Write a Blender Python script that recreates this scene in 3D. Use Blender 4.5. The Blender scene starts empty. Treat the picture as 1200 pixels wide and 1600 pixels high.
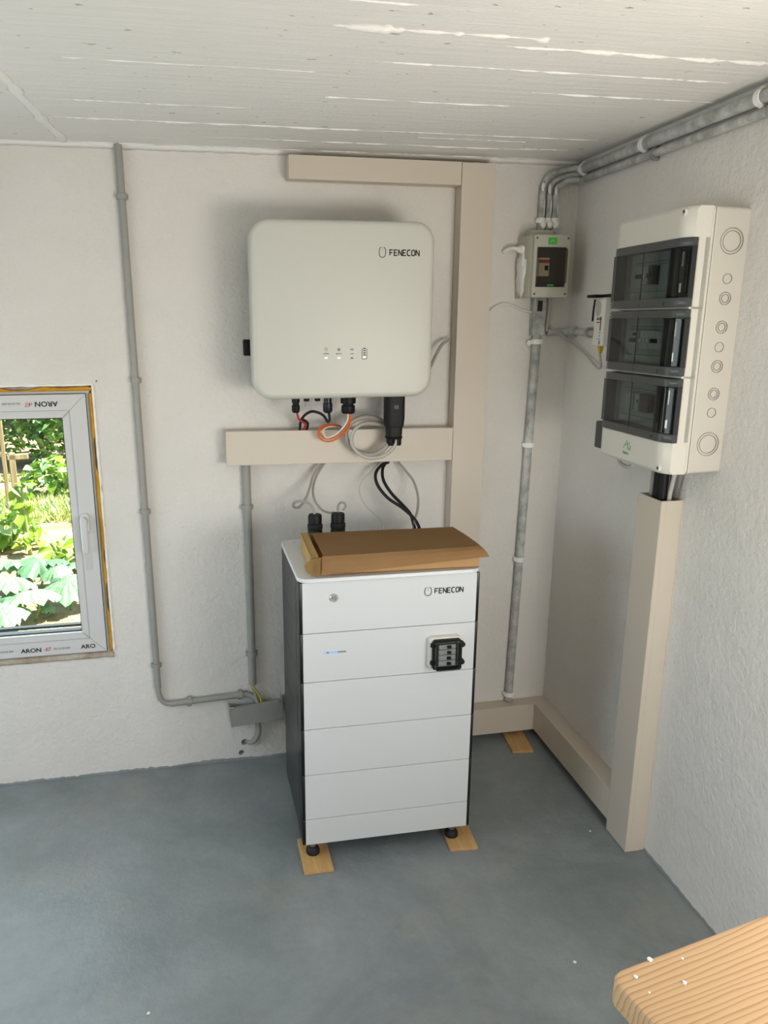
import bpy, bmesh, math, random
from mathutils import Vector, Matrix, noise
R = math.radians
random.seed(7)
SC = bpy.context.scene
COL = SC.collection

# ------------------------------------------------------------------ camera
CAM = Vector((-1.31818, -2.55632, 1.52283))
RX = Vector((0.980152, -0.198217, -0.003463))      # right
UX = Vector((0.054694, 0.253583, 0.965766))        # up
FX = Vector((0.190553, 0.946787, -0.259391))       # forward
FOC = 1234.12; PPX = 600 - 73.22; PPY = 800 + 33.89
cd = bpy.data.cameras.new('camera'); cam = bpy.data.objects.new('camera', cd); COL.objects.link(cam)
m3 = Matrix((RX, UX, -FX)).transposed()
cam.matrix_world = Matrix.Translation(CAM) @ m3.to_4x4()
cd.sensor_fit = 'AUTO'; cd.sensor_width = 36; cd.lens = FOC * 36 / 1600
cd.shift_x = (600 - PPX) / 1600; cd.shift_y = (PPY - 800) / 1600
cd.clip_start = .02; cd.clip_end = 200
SC.camera = cam

# ------------------------------------------------------------------ world, sun, daylight at the openings, added bench fill, exposure
W = bpy.data.worlds.new('sky'); SC.world = W; W.use_nodes = True
wn = W.node_tree.nodes; wl = W.node_tree.links
sky = wn.new('ShaderNodeTexSky'); sky.sky_type = 'NISHITA'; sky.sun_disc = False
sky.sun_elevation = R(46); sky.sun_rotation = R(100); sky.altitude = 400
wl.new(sky.outputs[0], wn['Background'].inputs[0]); wn['Background'].inputs[1].default_value = .45
sd = bpy.data.lights.new('sun', 'SUN'); sd.energy = 24; sd.angle = R(.6); sd.color = (1, .95, .86)
sun = bpy.data.objects.new('sun', sd); COL.objects.link(sun)
sun.rotation_euler = Vector((.58, -.10, .80)).to_track_quat('Z', 'Y').to_euler()
def area(name, loc, aim, sx, sy, power, col):
    d = bpy.data.lights.new(name, 'AREA'); d.shape = 'RECTANGLE'; d.size = sx; d.size_y = sy
    d.energy = power; d.color = col
    o = bpy.data.objects.new(name, d); COL.objects.link(o); o.location = loc
    o.rotation_euler = (Vector(loc) - Vector(aim)).to_track_quat('Z', 'Y').to_euler()
    return o
area('daylight_door', (-.62, -3.52, .62), (-.62, -1.6, 1.9), .95, 1.1, 20, (1, .965, .91))
area('bench_bounce_fill', (-.15, -2.2, 1.05), (-.95, -.3, 1.3), .7, .45, 19, (1, .95, .88))  # added lamp standing in for light bounced off the sunlit bench
area('daylight_left_window', (-3.06, -1.15, 1.15), (-1.2, -.9, .0), 1.1, .9, 15, (.84, .93, 1))
area('daylight_garden_window', (-2.0, .16, .9), (-1.9, -3, .3), .8, .75, 10, (.88, .97, .96))
SC.view_settings.view_transform = 'Standard'; SC.view_settings.look = 'None'
SC.view_settings.exposure = -.2; SC.view_settings.gamma = 1; SC.view_settings.use_curve_mapping = False
SC.cycles.max_bounces = 10; SC.cycles.diffuse_bounces = 6; SC.cycles.transparent_max_bounces = 16
SC.cycles.use_denoising = True; SC.cycles.sample_clamp_indirect = 6

# ------------------------------------------------------------------ geometry of the room
AL = 0.0349; HC = 2.016
ND = Vector((-1, AL, 0)).normalized(); DD = Vector((-AL, -1, 0)).normalized()
ROTR = math.atan2(DD.y, DD.x)
def ray(px, py): return RX * ((px - PPX) / FOC) - UX * ((py - PPY) / FOC) + FX
def hit(px, py, P, n):
    r = ray(px, py); return CAM + r * ((Vector(P) - CAM).dot(n) / r.dot(n))
def B(px, py, d=0): return hit(px, py, (0, -d, 0), Vector((0, 1, 0)))      # on the rear wall, d in front of it
def RW(px, py, d=0): return hit(px, py, ND * d, ND)                        # on the right wall
def G(px, py, z=0): return hit(px, py, (0, 0, z), Vector((0, 0, 1)))
def uv(p): return p.dot(DD), p.z

# ------------------------------------------------------------------ materials
def lin(c):
    return tuple(((x / 255) / 12.92 if x / 255 <= .04045 else ((x / 255 + .055) / 1.055) ** 2.4) for x in c) + (1,)
MATS = {}
def mat(name, rgb, rough=.5, metal=0, spec=.5, bump=None, var=None, emit=None, coat=0):
    """bump: list of (scale, strength, distance); var: (scale, rgb2, amount)"""
    if name in MATS: return MATS[name]
    m = bpy.data.materials.new(name); m.use_nodes = True; nt = m.node_tree; p = nt.nodes['Principled BSDF']
    p.inputs['Base Color'].default_value = lin(rgb); p.inputs['Roughness'].default_value = rough
    p.inputs['Metallic'].default_value = metal; p.inputs['Specular IOR Level'].default_value = spec
    p.inputs['Coat Weight'].default_value = coat
    tc = nt.nodes.new('ShaderNodeTexCoord')
    if var:
        n = nt.nodes.new('ShaderNodeTexNoise'); n.inputs['Scale'].default_value = var[0]; n.inputs['Detail'].default_value = 6
        n.inputs['Roughness'].default_value = .65
        r = nt.nodes.new('ShaderNodeValToRGB'); r.color_ramp.elements[0].position = .5 - var[2]; r.color_ramp.elements[1].position = .5 + var[2]
        r.color_ramp.elements[0].color = lin(rgb); r.color_ramp.elements[1].color = lin(var[1])
        nt.links.new(tc.outputs['Object'], n.inputs['Vector']); nt.links.new(n.outputs['Fac'], r.inputs['Fac'])
        nt.links.new(r.outputs['Color'], p.inputs['Base Color'])
    last = None
    for sc, st, di in (bump or []):
        n = nt.nodes.new('ShaderNodeTexNoise'); n.inputs['Scale'].default_value = sc; n.inputs['Detail'].default_value = 4
        b = nt.nodes.new('ShaderNodeBump'); b.inputs['Strength'].default_value = st; b.inputs['Distance'].default_value = di
        nt.links.new(tc.outputs['Object'], n.inputs['Vector']); nt.links.new(n.outputs['Fac'], b.inputs['Height'])
        if last: nt.links.new(last.outputs['Normal'], b.inputs['Normal'])
        last = b
    if last: nt.links.new(last.outputs['Normal'], p.inputs['Normal'])
    if emit:
        p.inputs['Emission Color'].default_value = lin(rgb); p.inputs['Emission Strength'].default_value = emit
    MATS[name] = m; return m

def plaster(name, rgb, rgb2):
    m = mat(name, rgb, .75, spec=.3, bump=[(14, .4, .012), (60, .6, .006), (170, .5, .0026)], var=(2.2, rgb2, .28))
    nt = m.node_tree; p = nt.nodes['Principled BSDF']; tc = nt.nodes['Texture Coordinate']
    src = p.inputs['Base Color'].links[0].from_socket
    v = nt.nodes.new('ShaderNodeTexNoise'); v.inputs['Scale'].default_value = 24; v.inputs['Detail'].default_value = 2     # sparse dark specks
    r = nt.nodes.new('ShaderNodeValToRGB'); r.color_ramp.elements[0].position = .205; r.color_ramp.elements[1].position = .225
    r.color_ramp.elements[0].color = (.22, .21, .19, 1); r.color_ramp.elements[1].color = (1, 1, 1, 1)
    mx = nt.nodes.new('ShaderNodeMix'); mx.data_type = 'RGBA'; mx.blend_type = 'MULTIPLY'; mx.inputs[0].default_value = .8
    nt.links.new(tc.outputs['Object'], v.inputs['Vector']); nt.links.new(v.outputs['Fac'], r.inputs['Fac'])
    nt.links.new(src, mx.inputs[6]); nt.links.new(r.outputs['Color'], mx.inputs[7]); nt.links.new(mx.outputs[2], p.inputs['Base Color'])
    return m
M_WALL = plaster('white_plaster', (224, 221, 216), (214, 210, 203))

def ceiling_mat():
    m = bpy.data.materials.new('painted_board_marked_concrete'); m.use_nodes = True; nt = m.node_tree; L = nt.links; N = nt.nodes
    p = N['Principled BSDF']; p.inputs['Roughness'].default_value = .7; p.inputs['Specular IOR Level'].default_value = .3
    tc = N.new('ShaderNodeTexCoord'); mp = N.new('ShaderNodeMapping'); mp.inputs['Scale'].default_value = (1.2, 16, 1)
    L.new(tc.outputs['Object'], mp.inputs['Vector'])
    n1 = N.new('ShaderNodeTexNoise'); n1.inputs['Scale'].default_value = 3.5; n1.inputs['Detail'].default_value = 8; n1.inputs['Roughness'].default_value = .68
    L.new(mp.outputs[0], n1.inputs['Vector'])
    n2 = N.new('ShaderNodeTexNoise'); n2.inputs['Scale'].default_value = 58; n2.inputs['Detail'].default_value = 5
    mp2 = N.new('ShaderNodeMapping'); mp2.inputs['Scale'].default_value = (.45, 1, 1); L.new(tc.outputs['Object'], mp2.inputs['Vector']); L.new(mp2.outputs[0], n2.inputs['Vector'])
    pits = N.new('ShaderNodeValToRGB'); pits.color_ramp.elements[0].position = .28; pits.color_ramp.elements[1].position = .31
    L.new(n2.outputs['Fac'], pits.inputs['Fac'])
    big = N.new('ShaderNodeTexNoise'); big.inputs['Scale'].default_value = 1.6; L.new(tc.outputs['Object'], big.inputs['Vector'])
    cr = N.new('ShaderNodeValToRGB'); cr.color_ramp.elements[0].color = lin((222, 221, 216)); cr.color_ramp.elements[1].color = lin((238, 237, 233))
    L.new(n1.outputs['Fac'], cr.inputs['Fac'])
    mx = N.new('ShaderNodeMix'); mx.data_type = 'RGBA'; mx.blend_type = 'MULTIPLY'; mx.inputs[0].default_value = .45
    L.new(cr.outputs['Color'], mx.inputs[6]); L.new(pits.outputs['Color'], mx.inputs[7]); L.new(mx.outputs[2], p.inputs['Base Color'])
    b1 = N.new('ShaderNodeBump'); b1.inputs['Strength'].default_value = .42; b1.inputs['Distance'].default_value = .007; L.new(n1.outputs['Fac'], b1.inputs['Height'])
    b2 = N.new('ShaderNodeBump'); b2.inputs['Strength'].default_value = .7; b2.inputs['Distance'].default_value = .004; L.new(pits.outputs['Color'], b2.inputs['Height']); L.new(b1.outputs[0], b2.inputs['Normal'])
    n3 = N.new('ShaderNodeTexNoise'); n3.inputs['Scale'].default_value = 120; L.new(tc.outputs['Object'], n3.inputs['Vector'])
    b3 = N.new('ShaderNodeBump'); b3.inputs['Strength'].default_value = .25; b3.inputs['Distance'].default_value = .002; L.new(n3.outputs['Fac'], b3.inputs['Height']); L.new(b2.outputs[0], b3.inputs['Normal'])
    L.new(b3.outputs[0], p.inputs['Normal']); return m
M_CEIL = ceiling_mat()

def floor_mat():
    m = bpy.data.materials.new('grey_blue_floor_paint'); m.use_nodes = True; nt = m.node_tree; L = nt.links; N = nt.nodes
    p = N['Principled BSDF']; tc = N.new('ShaderNodeTexCoord')
    n1 = N.new('ShaderNodeTexNoise'); n1.inputs['Scale'].default_value = 2.3; n1.inputs['Detail'].default_value = 9; n1.inputs['Roughness'].default_value = .62; n1.inputs['Distortion'].default_value = .8
    L.new(tc.outputs['Object'], n1.inputs['Vector'])
    c1 = N.new('ShaderNodeValToRGB'); e = c1.color_ramp.elements; e[0].position = .3; e[0].color = lin((115, 123, 125)); e[1].position = .72; e[1].color = lin((142, 149, 151))
    L.new(n1.outputs['Fac'], c1.inputs['Fac'])
    n2 = N.new('ShaderNodeTexNoise'); n2.inputs['Scale'].default_value = 3.1; n2.inputs['Detail'].default_value = 10; n2.inputs['Roughness'].default_value = .7
    mp = N.new('ShaderNodeMapping'); mp.inputs['Location'].default_value = (3.1, 7.7, 0); L.new(tc.outputs['Object'], mp.inputs['Vector']); L.new(mp.outputs[0], n2.inputs['Vector'])
    c2 = N.new('ShaderNodeValToRGB'); e = c2.color_ramp.elements; e[0].position = .53; e[0].color = (0, 0, 0, 1); e[1].position = .72; e[1].color = (.55, .55, .55, 1)
    L.new(n2.outputs['Fac'], c2.inputs['Fac'])
    mx = N.new('ShaderNodeMix'); mx.data_type = 'RGBA'; mx.inputs[7].default_value = lin((152, 146, 134)); L.new(c2.outputs['Color'], mx.inputs[0]); L.new(c1.outputs['Color'], mx.inputs[6])
    # thin scuffs
    v = N.new('ShaderNodeTexVoronoi'); v.feature = 'DISTANCE_TO_EDGE'; v.inputs['Scale'].default_value = 1.7
    nd = N.new('ShaderNodeTexNoise'); nd.inputs['Scale'].default_value = 2.2; nd.inputs['Detail'].default_value = 3; L.new(tc.outputs['Object'], nd.inputs['Vector'])
    va = N.new('ShaderNodeVectorMath'); va.operation = 'MULTIPLY_ADD'; va.inputs[1].default_value = (.9, .9, .9); L.new(nd.outputs['Color'], va.inputs[0]); L.new(tc.outputs['Object'], va.inputs[2]); L.new(va.outputs[0], v.inputs['Vector'])
    c3 = N.new('ShaderNodeValToRGB'); e = c3.color_ramp.elements; e[0].position = .0; e[0].color = (.13, .13, .13, 1); e[1].position = .004; e[1].color = (0, 0, 0, 1)
    L.new(v.outputs['Distance'], c3.inputs['Fac'])
    mx2 = N.new('ShaderNodeMix'); mx2.data_type = 'RGBA'; mx2.inputs[7].default_value = lin((98, 103, 105)); L.new(c3.outputs['Color'], mx2.inputs[0]); L.new(mx.outputs[2], mx2.inputs[6])
    n5 = N.new('ShaderNodeTexNoise'); n5.inputs['Scale'].default_value = 9; n5.inputs['Detail'].default_value = 12; n5.inputs['Roughness'].default_value = .8; L.new(tc.outputs['Object'], n5.inputs['Vector'])
    m5 = N.new('ShaderNodeMapRange'); m5.inputs[1].default_value = .3; m5.inputs[2].default_value = .7; m5.inputs[3].default_value = .86; m5.inputs[4].default_value = 1.12; L.new(n5.outputs['Fac'], m5.inputs[0])
    mx3 = N.new('ShaderNodeMix'); mx3.data_type = 'RGBA'; mx3.blend_type = 'MULTIPLY'; mx3.inputs[0].default_value = 1; L.new(mx2.outputs[2], mx3.inputs[6]); L.new(m5.outputs[0], mx3.inputs[7])
    L.new(mx3.outputs[2], p.inputs['Base Color'])
    rr = N.new('ShaderNodeMapRange'); rr.inputs[3].default_value = .26; rr.inputs[4].default_value = .48; L.new(n1.outputs['Fac'], rr.inputs[0]); L.new(rr.outputs[0], p.inputs['Roughness'])
    b1 = N.new('ShaderNodeBump'); b1.inputs['Strength'].default_value = .35; b1.inputs['Distance'].default_value = .010; L.new(n1.outputs['Fac'], b1.inputs['Height'])
    n4 = N.new('ShaderNodeTexNoise'); n4.inputs['Roughness'].default_value = .75; n4.inputs['Scale'].default_value = 30; n4.inputs['Detail'].default_value = 5; L.new(tc.outputs['Object'], n4.inputs['Vector'])
    b2 = N.new('ShaderNodeBump'); b2.inputs['Strength'].default_value = .5; b2.inputs['Distance'].default_value = .004; L.new(n4.outputs['Fac'], b2.inputs['Height']); L.new(b1.outputs[0], b2.inputs['Normal'])
    L.new(b2.outputs[0], p.inputs['Normal']); return m
M_FLOOR = floor_mat()

def wood_mat(name, c1, c2, scale, rough=.5, stretch=(1, 12, 12), rings=True):
    m = bpy.data.materials.new(name); m.use_nodes = True; nt = m.node_tree; L = nt.links; N = nt.nodes
    p = N['Principled BSDF']; p.inputs['Roughness'].default_value = rough
    tc = N.new('ShaderNodeTexCoord'); mp = N.new('ShaderNodeMapping'); mp.inputs['Scale'].default_value = stretch; L.new(tc.outputs['Object'], mp.inputs['Vector'])
    n = N.new('ShaderNodeTexNoise'); n.inputs['Scale'].default_value = scale; n.inputs['Detail'].default_value = 5; n.inputs['Distortion'].default_value = .25; L.new(mp.outputs[0], n.inputs['Vector'])
    w = N.new('ShaderNodeMath'); w.operation = 'MULTIPLY'; w.inputs[1].default_value = 20 if rings else 4; L.new(n.outputs['Fac'], w.inputs[0])
    fr = N.new('ShaderNodeMath'); fr.operation = 'PINGPONG'; fr.inputs[1].default_value = 1; L.new(w.outputs[0], fr.inputs[0])
    c = N.new('ShaderNodeValToRGB'); c.color_ramp.elements[0].color = lin(c2); c.color_ramp.elements[1].color = lin(c1); c.color_ramp.elements[0].position = .0; c.color_ramp.elements[1].position = .32 if rings else .55
    L.new(fr.outputs[0], c.inputs['Fac']); L.new(c.outputs['Color'], p.inputs['Base Color'])
    b = N.new('ShaderNodeBump'); b.inputs['Strength'].default_value = .25; b.inputs['Distance'].default_value = .001; L.new(fr.outputs[0], b.inputs['Height']); L.new(b.outputs[0], p.inputs['Normal'])
    return m
def glass_mat(name, tint, gloss=.08, rough=.02):
    m = bpy.data.materials.new(name); m.use_nodes = True; nt = m.node_tree; N = nt.nodes; L = nt.links
    for x in list(N):
        if x.type == 'BSDF_PRINCIPLED': N.remove(x)
    t = N.new('ShaderNodeBsdfTransparent'); t.inputs[0].default_value = (*tint, 1)
    g = N.new('ShaderNodeBsdfGlossy'); g.inputs['Roughness'].default_value = rough
    f = N.new('ShaderNodeFresnel'); f.inputs[0].default_value = 1.45
    ge = N.new('ShaderNodeNewGeometry'); mu = N.new('ShaderNodeMath'); mu.operation = 'SUBTRACT'; mu.inputs[0].default_value = 1; L.new(ge.outputs['Backfacing'], mu.inputs[1])
    mm = N.new('ShaderNodeMath'); mm.operation = 'MULTIPLY'; L.new(f.outputs[0], mm.inputs[0]); L.new(mu.outputs[0], mm.inputs[1])     # reflect on the outer faces only
    mx = N.new('ShaderNodeMixShader'); L.new(mm.outputs[0], mx.inputs[0]); L.new(t.outputs[0], mx.inputs[1]); L.new(g.outputs[0], mx.inputs[2])
    L.new(mx.outputs[0], N['Material Output'].inputs[0]); return m
def bench_mat():
    m = bpy.data.materials.new('oiled_pine_worktop'); m.use_nodes = True; nt = m.node_tree; L = nt.links; N = nt.nodes
    p = N['Principled BSDF']; p.inputs['Roughness'].default_value = .42
    tc = N.new('ShaderNodeTexCoord'); mp = N.new('ShaderNodeMapping'); mp.inputs['Scale'].default_value = (.16, 1, 1); L.new(tc.outputs['Object'], mp.inputs['Vector'])
    w = N.new('ShaderNodeTexWave'); w.wave_type = 'BANDS'; w.bands_direction = 'Y'; w.wave_profile = 'SAW'
    w.inputs['Scale'].default_value = 42; w.inputs['Distortion'].default_value = 17; w.inputs['Detail'].default_value = 3; w.inputs['Detail Scale'].default_value = .35; L.new(mp.outputs[0], w.inputs['Vector'])
    c = N.new('ShaderNodeValToRGB'); e = c.color_ramp.elements; e[0].position = .0; e[0].color = lin((220, 187, 146)); e[1].position = 1; e[1].color = lin((184, 140, 98)); k = e.new(.6); k.color = lin((212, 177, 134))
    L.new(w.outputs['Fac'], c.inputs['Fac'])
    n = N.new('ShaderNodeTexNoise'); n.inputs['Scale'].default_value = 5; n.inputs['Detail'].default_value = 4; L.new(mp.outputs[0], n.inputs['Vector'])
    mx = N.new('ShaderNodeMix'); mx.data_type = 'RGBA'; mx.blend_type = 'MULTIPLY'; mx.inputs[0].default_value = .35
    r = N.new('ShaderNodeValToRGB'); r.color_ramp.elements[0].position = .35; r.color_ramp.elements[0].color = (.72, .6, .48, 1); r.color_ramp.elements[1].position = .65
    L.new(n.outputs['Fac'], r.inputs['Fac']); L.new(c.outputs['Color'], mx.inputs[6]); L.new(r.outputs['Color'], mx.inputs[7]); L.new(mx.outputs[2], p.inputs['Base Color'])
    b = N.new('ShaderNodeBump'); b.inputs['Strength'].default_value = .12; b.inputs['Distance'].default_value = .0004; L.new(w.outputs['Fac'], b.inputs['Height']); L.new(b.outputs[0], p.inputs['Normal'])
    return m
M_WOOD = bench_mat()
M_PLY = wood_mat('plywood', (205, 168, 112), (190, 150, 95), 3, .6, (1, 10, 10), False)
M_CARD = mat('brown_cardboard', (188, 152, 108), .85, spec=.15, bump=[(300, .1, .0005)], var=(8, (180, 143, 99), .3))
M_CARD2 = mat('inner_cardboard', (176, 146, 96), .85, spec=.15)
M_TRUNK = mat('cream_pvc', (203, 193, 178), .42, bump=[(3, .05, .003)])
M_GREYPVC = mat('grey_pvc_conduit', (154, 154, 148), .45, var=(18, (146, 146, 140), .3))
M_OLDPVC = mat('paint_smeared_grey_pvc', (140, 142, 138), .45, var=(22, (200, 201, 197), .16))
M_SMEAR = mat('white_paint_smear', (240, 239, 234), .6, bump=[(120, .5, .004)])
M_WPLAST = mat('white_enamel', (207, 210, 212), .38, spec=.5)
M_INV = mat('satin_white_cover', (195, 196, 187), .42)
M_INVB = mat('inverter_body_grey', (150, 152, 150), .5)
M_BLACK = mat('black_plastic', (14, 14, 15), .55, spec=.3)
M_BLACKM = mat('matt_black_rubber', (16, 16, 17), .65)
M_SIDE = mat('dark_grey_sheet', (46, 47, 47), .38, spec=.6)
M_DGREY = mat('dark_grey_plastic', (58, 60, 62), .5)
M_GLOSSB = mat('gloss_black_edge', (8, 8, 9), .3)
M_STEEL = mat('brushed_steel', (190, 190, 186), .28, metal=1)
M_CHROME = mat('chrome', (210, 208, 202), .12, metal=1)
M_UPVC = mat('white_upvc', (206, 206, 204), .3)
M_FILM = mat('pvc_profile_film', (196, 196, 194), .35)
M_GASKET = mat('black_gasket', (26, 28, 32), .5)
M_FOAM = mat('yellow_pu_foam', (206, 154, 28), .8, bump=[(90, .8, .004)], var=(30, (186, 130, 20), .2))
M_DIRTY = mat('grubby_plaster_edge', (188, 180, 166), .85, bump=[(60, .7, .006)], var=(14, (150, 132, 108), .16))
M_ENC = mat('enclosure_offwhite', (208, 206, 196), .35)
M_ENC2 = mat('enclosure_base_offwhite', (198, 194, 184), .4, bump=[(260, .15, .0008)])
M_LINE = mat('moulded_groove', (120, 117, 110), .6)
M_OLDENC = mat('old_beige_enclosure', (186, 184, 168), .45)
M_GLASSW = glass_mat('window_glass', (.95, .98, .97))
M_SMOKE = glass_mat('smoked_polycarbonate', (.68, .71, .70))
M_SMOKEF = mat('smoked_door_frame', (64, 67, 68), .3)
M_BROWNG = glass_mat('brown_smoked_cover', (.84, .80, .72))
M_INK = mat('black_print', (22, 22, 24), .5)
M_REDINK = mat('red_print', (200, 30, 40), .5)
M_GREYINK = mat('grey_print', (110, 112, 114), .5)
M_GREENINK = mat('green_print', (56, 150, 70), .5)
M_GREENST = mat('green_sticker', (76, 178, 62), .5)
M_LEDG = mat('green_led', (190, 255, 200), .4, emit=1.6)
M_LEDB = mat('blue_led', (90, 140, 255), .4, emit=1.3)
M_PAPER = mat('white_paper_label', (205, 206, 200), .8)
M_MODULE = mat('light_grey_module', (178, 180, 178), .5)
M_RED = mat('red_sheath', (196, 44, 48), .45)
M_ORANGE = mat('orange_sheath', (214, 108, 40), .45)
M_CWHITE = mat('white_sheath', (222, 220, 214), .45)
M_CGREY = mat('grey_sheath', (158, 154, 146), .45)
M_CLGREY = mat('light_grey_sheath', (180, 176, 168), .5)
M_YG = mat('green_yellow_wire', (190, 170, 60), .5)
M_YELLOW = mat('yellow_boot', (206, 160, 34), .5)
M_BLUE = mat('navy_connector', (16, 18, 40), .4)
M_DARKRED = mat('dark_red_print', (120, 24, 34), .5)

# ------------------------------------------------------------------ mesh helpers
def put(name, bm, m, parent=None, smooth=False, center=False):
    me = bpy.data.meshes.new(name)
    bmesh.ops.recalc_face_normals(bm, faces=bm.faces)
    off = Vector((0, 0, 0))
    if center and parent is None:
        lo = Vector([min(v.co[i] for v in bm.verts) for i in range(3)]); hi = Vector([max(v.co[i] for v in bm.verts) for i in range(3)])
        off = Vector(((lo.x + hi.x) / 2, (lo.y + hi.y) / 2, lo.z))
        for v in bm.verts: v.co -= off
    bm.to_mesh(me); bm.free()
    for x in (m if isinstance(m, (list, tuple)) else [m]): me.materials.append(x)
    if smooth:
        for p in me.polygons: p.use_smooth = True
        if smooth != 'all': me.set_sharp_from_angle(angle=R(38))
    o = bpy.data.objects.new(name, me); COL.objects.link(o); o.location = off
    if parent: o.parent = parent
    return o
def tag(o, label, cat, group=None):
    o['label'] = label; o['category'] = cat
    if group: o['group'] = group
    return o
def thing(name, label, cat, loc=(0, 0, 0), rotz=0, group=None):
    o = bpy.data.objects.new(name, None); COL.objects.link(o); o.location = loc; o.rotation_euler = (0, 0, rotz)
    o.empty_display_size = .05
    return tag(o, label, cat, group)
def struct(o): o['kind'] = 'structure'; return o
def box(bm, x0, x1, y0, y1, z0, z1, bev=0, seg=2, mi=0, M=None):
    r = bmesh.ops.create_cube(bm, size=1, matrix=Matrix.Translation(((x0 + x1) / 2, (y0 + y1) / 2, (z0 + z1) / 2)) @ Matrix.Diagonal((abs(x1 - x0), abs(y1 - y0), abs(z1 - z0), 1)))
    vs = r['verts']
    if bev:
        es = list({e for v in vs for e in v.link_edges}); g = bmesh.ops.bevel(bm, geom=es, offset=bev, segments=seg, affect='EDGES', profile=.5)
        vs = list({v for f in g['faces'] for v in f.verts} | {v for v in vs if v.is_valid})
    fs = {f for v in vs for f in v.link_faces}
    for f in fs: f.material_index = mi
    if M: bmesh.ops.transform(bm, matrix=M, verts=vs)
    return vs
def rrpts(w, h, r, n=8):
    pts = []
    for cx, cz, a0 in ((w / 2 - r, h / 2 - r, 0), (-w / 2 + r, h / 2 - r, 90), (-w / 2 + r, -h / 2 + r, 180), (w / 2 - r, -h / 2 + r, 270)):
        for i in range(n + 1):
            a = R(a0 + 90 * i / n); pts.append((cx + r * math.cos(a), cz + r * math.sin(a)))
    return pts
def loft(bm, rings, cap0=True, cap1=True, mi=0, closed=True):
    vs = [[bm.verts.new(p) for p in ring] for ring in rings]; n = len(vs[0])
    for a, b in zip(vs, vs[1:]):
        for i in range(n if closed else n - 1):
            f = bm.faces.new((a[i], a[(i + 1) % n], b[(i + 1) % n], b[i])); f.material_index = mi
    if cap0: bm.faces.new(vs[0][::-1]).material_index = mi
    if cap1: bm.faces.new(vs[-1]).material_index = mi
    return [v for r in vs for v in r]
def rprism(bm, w, h, r, y0, y1, fillet=0, n=8, cx=0, cz=0, mi=0, back_in=0):
    """rounded rectangle in XZ from y0 (back) to y1 (front, smaller y), with a rounded front edge"""
    rings = []
    if back_in: rings.append([(cx + x, y0, cz + z) for x, z in rrpts(w - 2 * back_in, h - 2 * back_in, max(r - back_in, .001), n)])
    rings.append([(cx + x, y0 + (0 if not back_in else -back_in), cz + z) for x, z in rrpts(w, h, r, n)])
    s = -1 if y1 < y0 else 1; k = 5 if fillet else 0
    if fillet:
        for i in range(k + 1):
            a = R(90 * i / k); ins = fillet * (1 - math.cos(a)); yy = y1 - s * fillet * (1 - math.sin(a))
            rings.append([(cx + x, yy, cz + z) for x, z in rrpts(w - 2 * ins, h - 2 * ins, max(r - ins, .0008), n)])
    else: rings.append([(cx + x, y1, cz + z) for x, z in rrpts(w, h, r, n)])
    return loft(bm, rings, mi=mi)
def cyl(bm, p0, p1, r0, r1=None, n=20, mi=0):
    p0 = Vector(p0); p1 = Vector(p1); d = p1 - p0; r1 = r0 if r1 is None else r1
    q = d.to_track_quat('Z', 'Y').to_matrix().to_4x4(); q.translation = (p0 + p1) / 2
    r = bmesh.ops.create_cone(bm, cap_ends=True, segments=n, radius1=r0, radius2=r1, depth=d.length, matrix=q)
    for f in {f for v in r['verts'] for f in v.link_faces}: f.material_index = mi
    return r['verts']
def lathe(bm, prof, base=(0, 0, 0), axis=(0, 0, 1), n=24, mi=0):
    """prof: list of (radius, height along the axis)"""
    q = Vector(axis).to_track_quat('Z', 'Y').to_matrix(); b = Vector(base)
    rings = [[b + q @ Vector((max(r, 1e-5) * math.cos(2 * math.pi * i / n), max(r, 1e-5) * math.sin(2 * math.pi * i / n), h)) for i in range(n)] for r, h in prof]
    return loft(bm, rings, mi=mi)
def ring(bm, c, r0, r1, y0, y1, n=32, mi=0):
    """flat ring (annulus) facing -y, c = (x, z)"""
    f = lambda r, y: [(c[0] + r * math.cos(2 * math.pi * i / n), y, c[1] + r * math.sin(2 * math.pi * i / n)) for i in range(n)]
    vs = [[bm.verts.new(p) for p in q] for q in (f(r0, y0), f(r0, y1), f(r1, y1), f(r1, y0))]
    for a, b in zip(vs, vs[1:] + vs[:1]):
        for i in range(n): bm.faces.new((a[i], a[(i + 1) % n], b[(i + 1) % n], b[i])).material_index = mi
def smooth_path(pts, k=6):
    P = [Vector(p) for p in pts]
    if len(P) < 3: return P
    P = [P[0] * 2 - P[1]] + P + [P[-1] * 2 - P[-2]]; out = []
    for i in range(1, len(P) - 2):
        a, b, c, d = P[i - 1:i + 3]
        for j in range(k):
            t = j / k
            out.append(.5 * ((2 * b) + (c - a) * t + (2 * a - 5 * b + 4 * c - d) * t * t + (3 * b - a - 3 * c + d) * t ** 3))
    out.append(P[-2]); return out
def tube(bm, pts, r, n=10, sm=True, mi=0, k=6):
    P = smooth_path(pts, k) if sm else [Vector(p) for p in pts]
    T = [(P[min(i + 1, len(P) - 1)] - P[max(i - 1, 0)]).normalized() for i in range(len(P))]
    u = T[0].orthogonal().normalized(); rings = []
    for p, t in zip(P, T):
        u = (u - t * u.dot(t)).normalized(); w = t.cross(u)
        rings.append([p + (u * math.cos(2 * math.pi * i / n) + w * math.sin(2 * math.pi * i / n)) * r for i in range(n)])
    return loft(bm, rings, mi=mi)
def cable(name, pts, r, m, label=None, cat='cable', group=None, parent=None, n=10, sm=True):
    bm = bmesh.new(); tube(bm, pts, r, n, sm); o = put(name, bm, m, parent, smooth='all', center=parent is None)
    if label: tag(o, label, cat, group)
    return o
FONT = None
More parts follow.
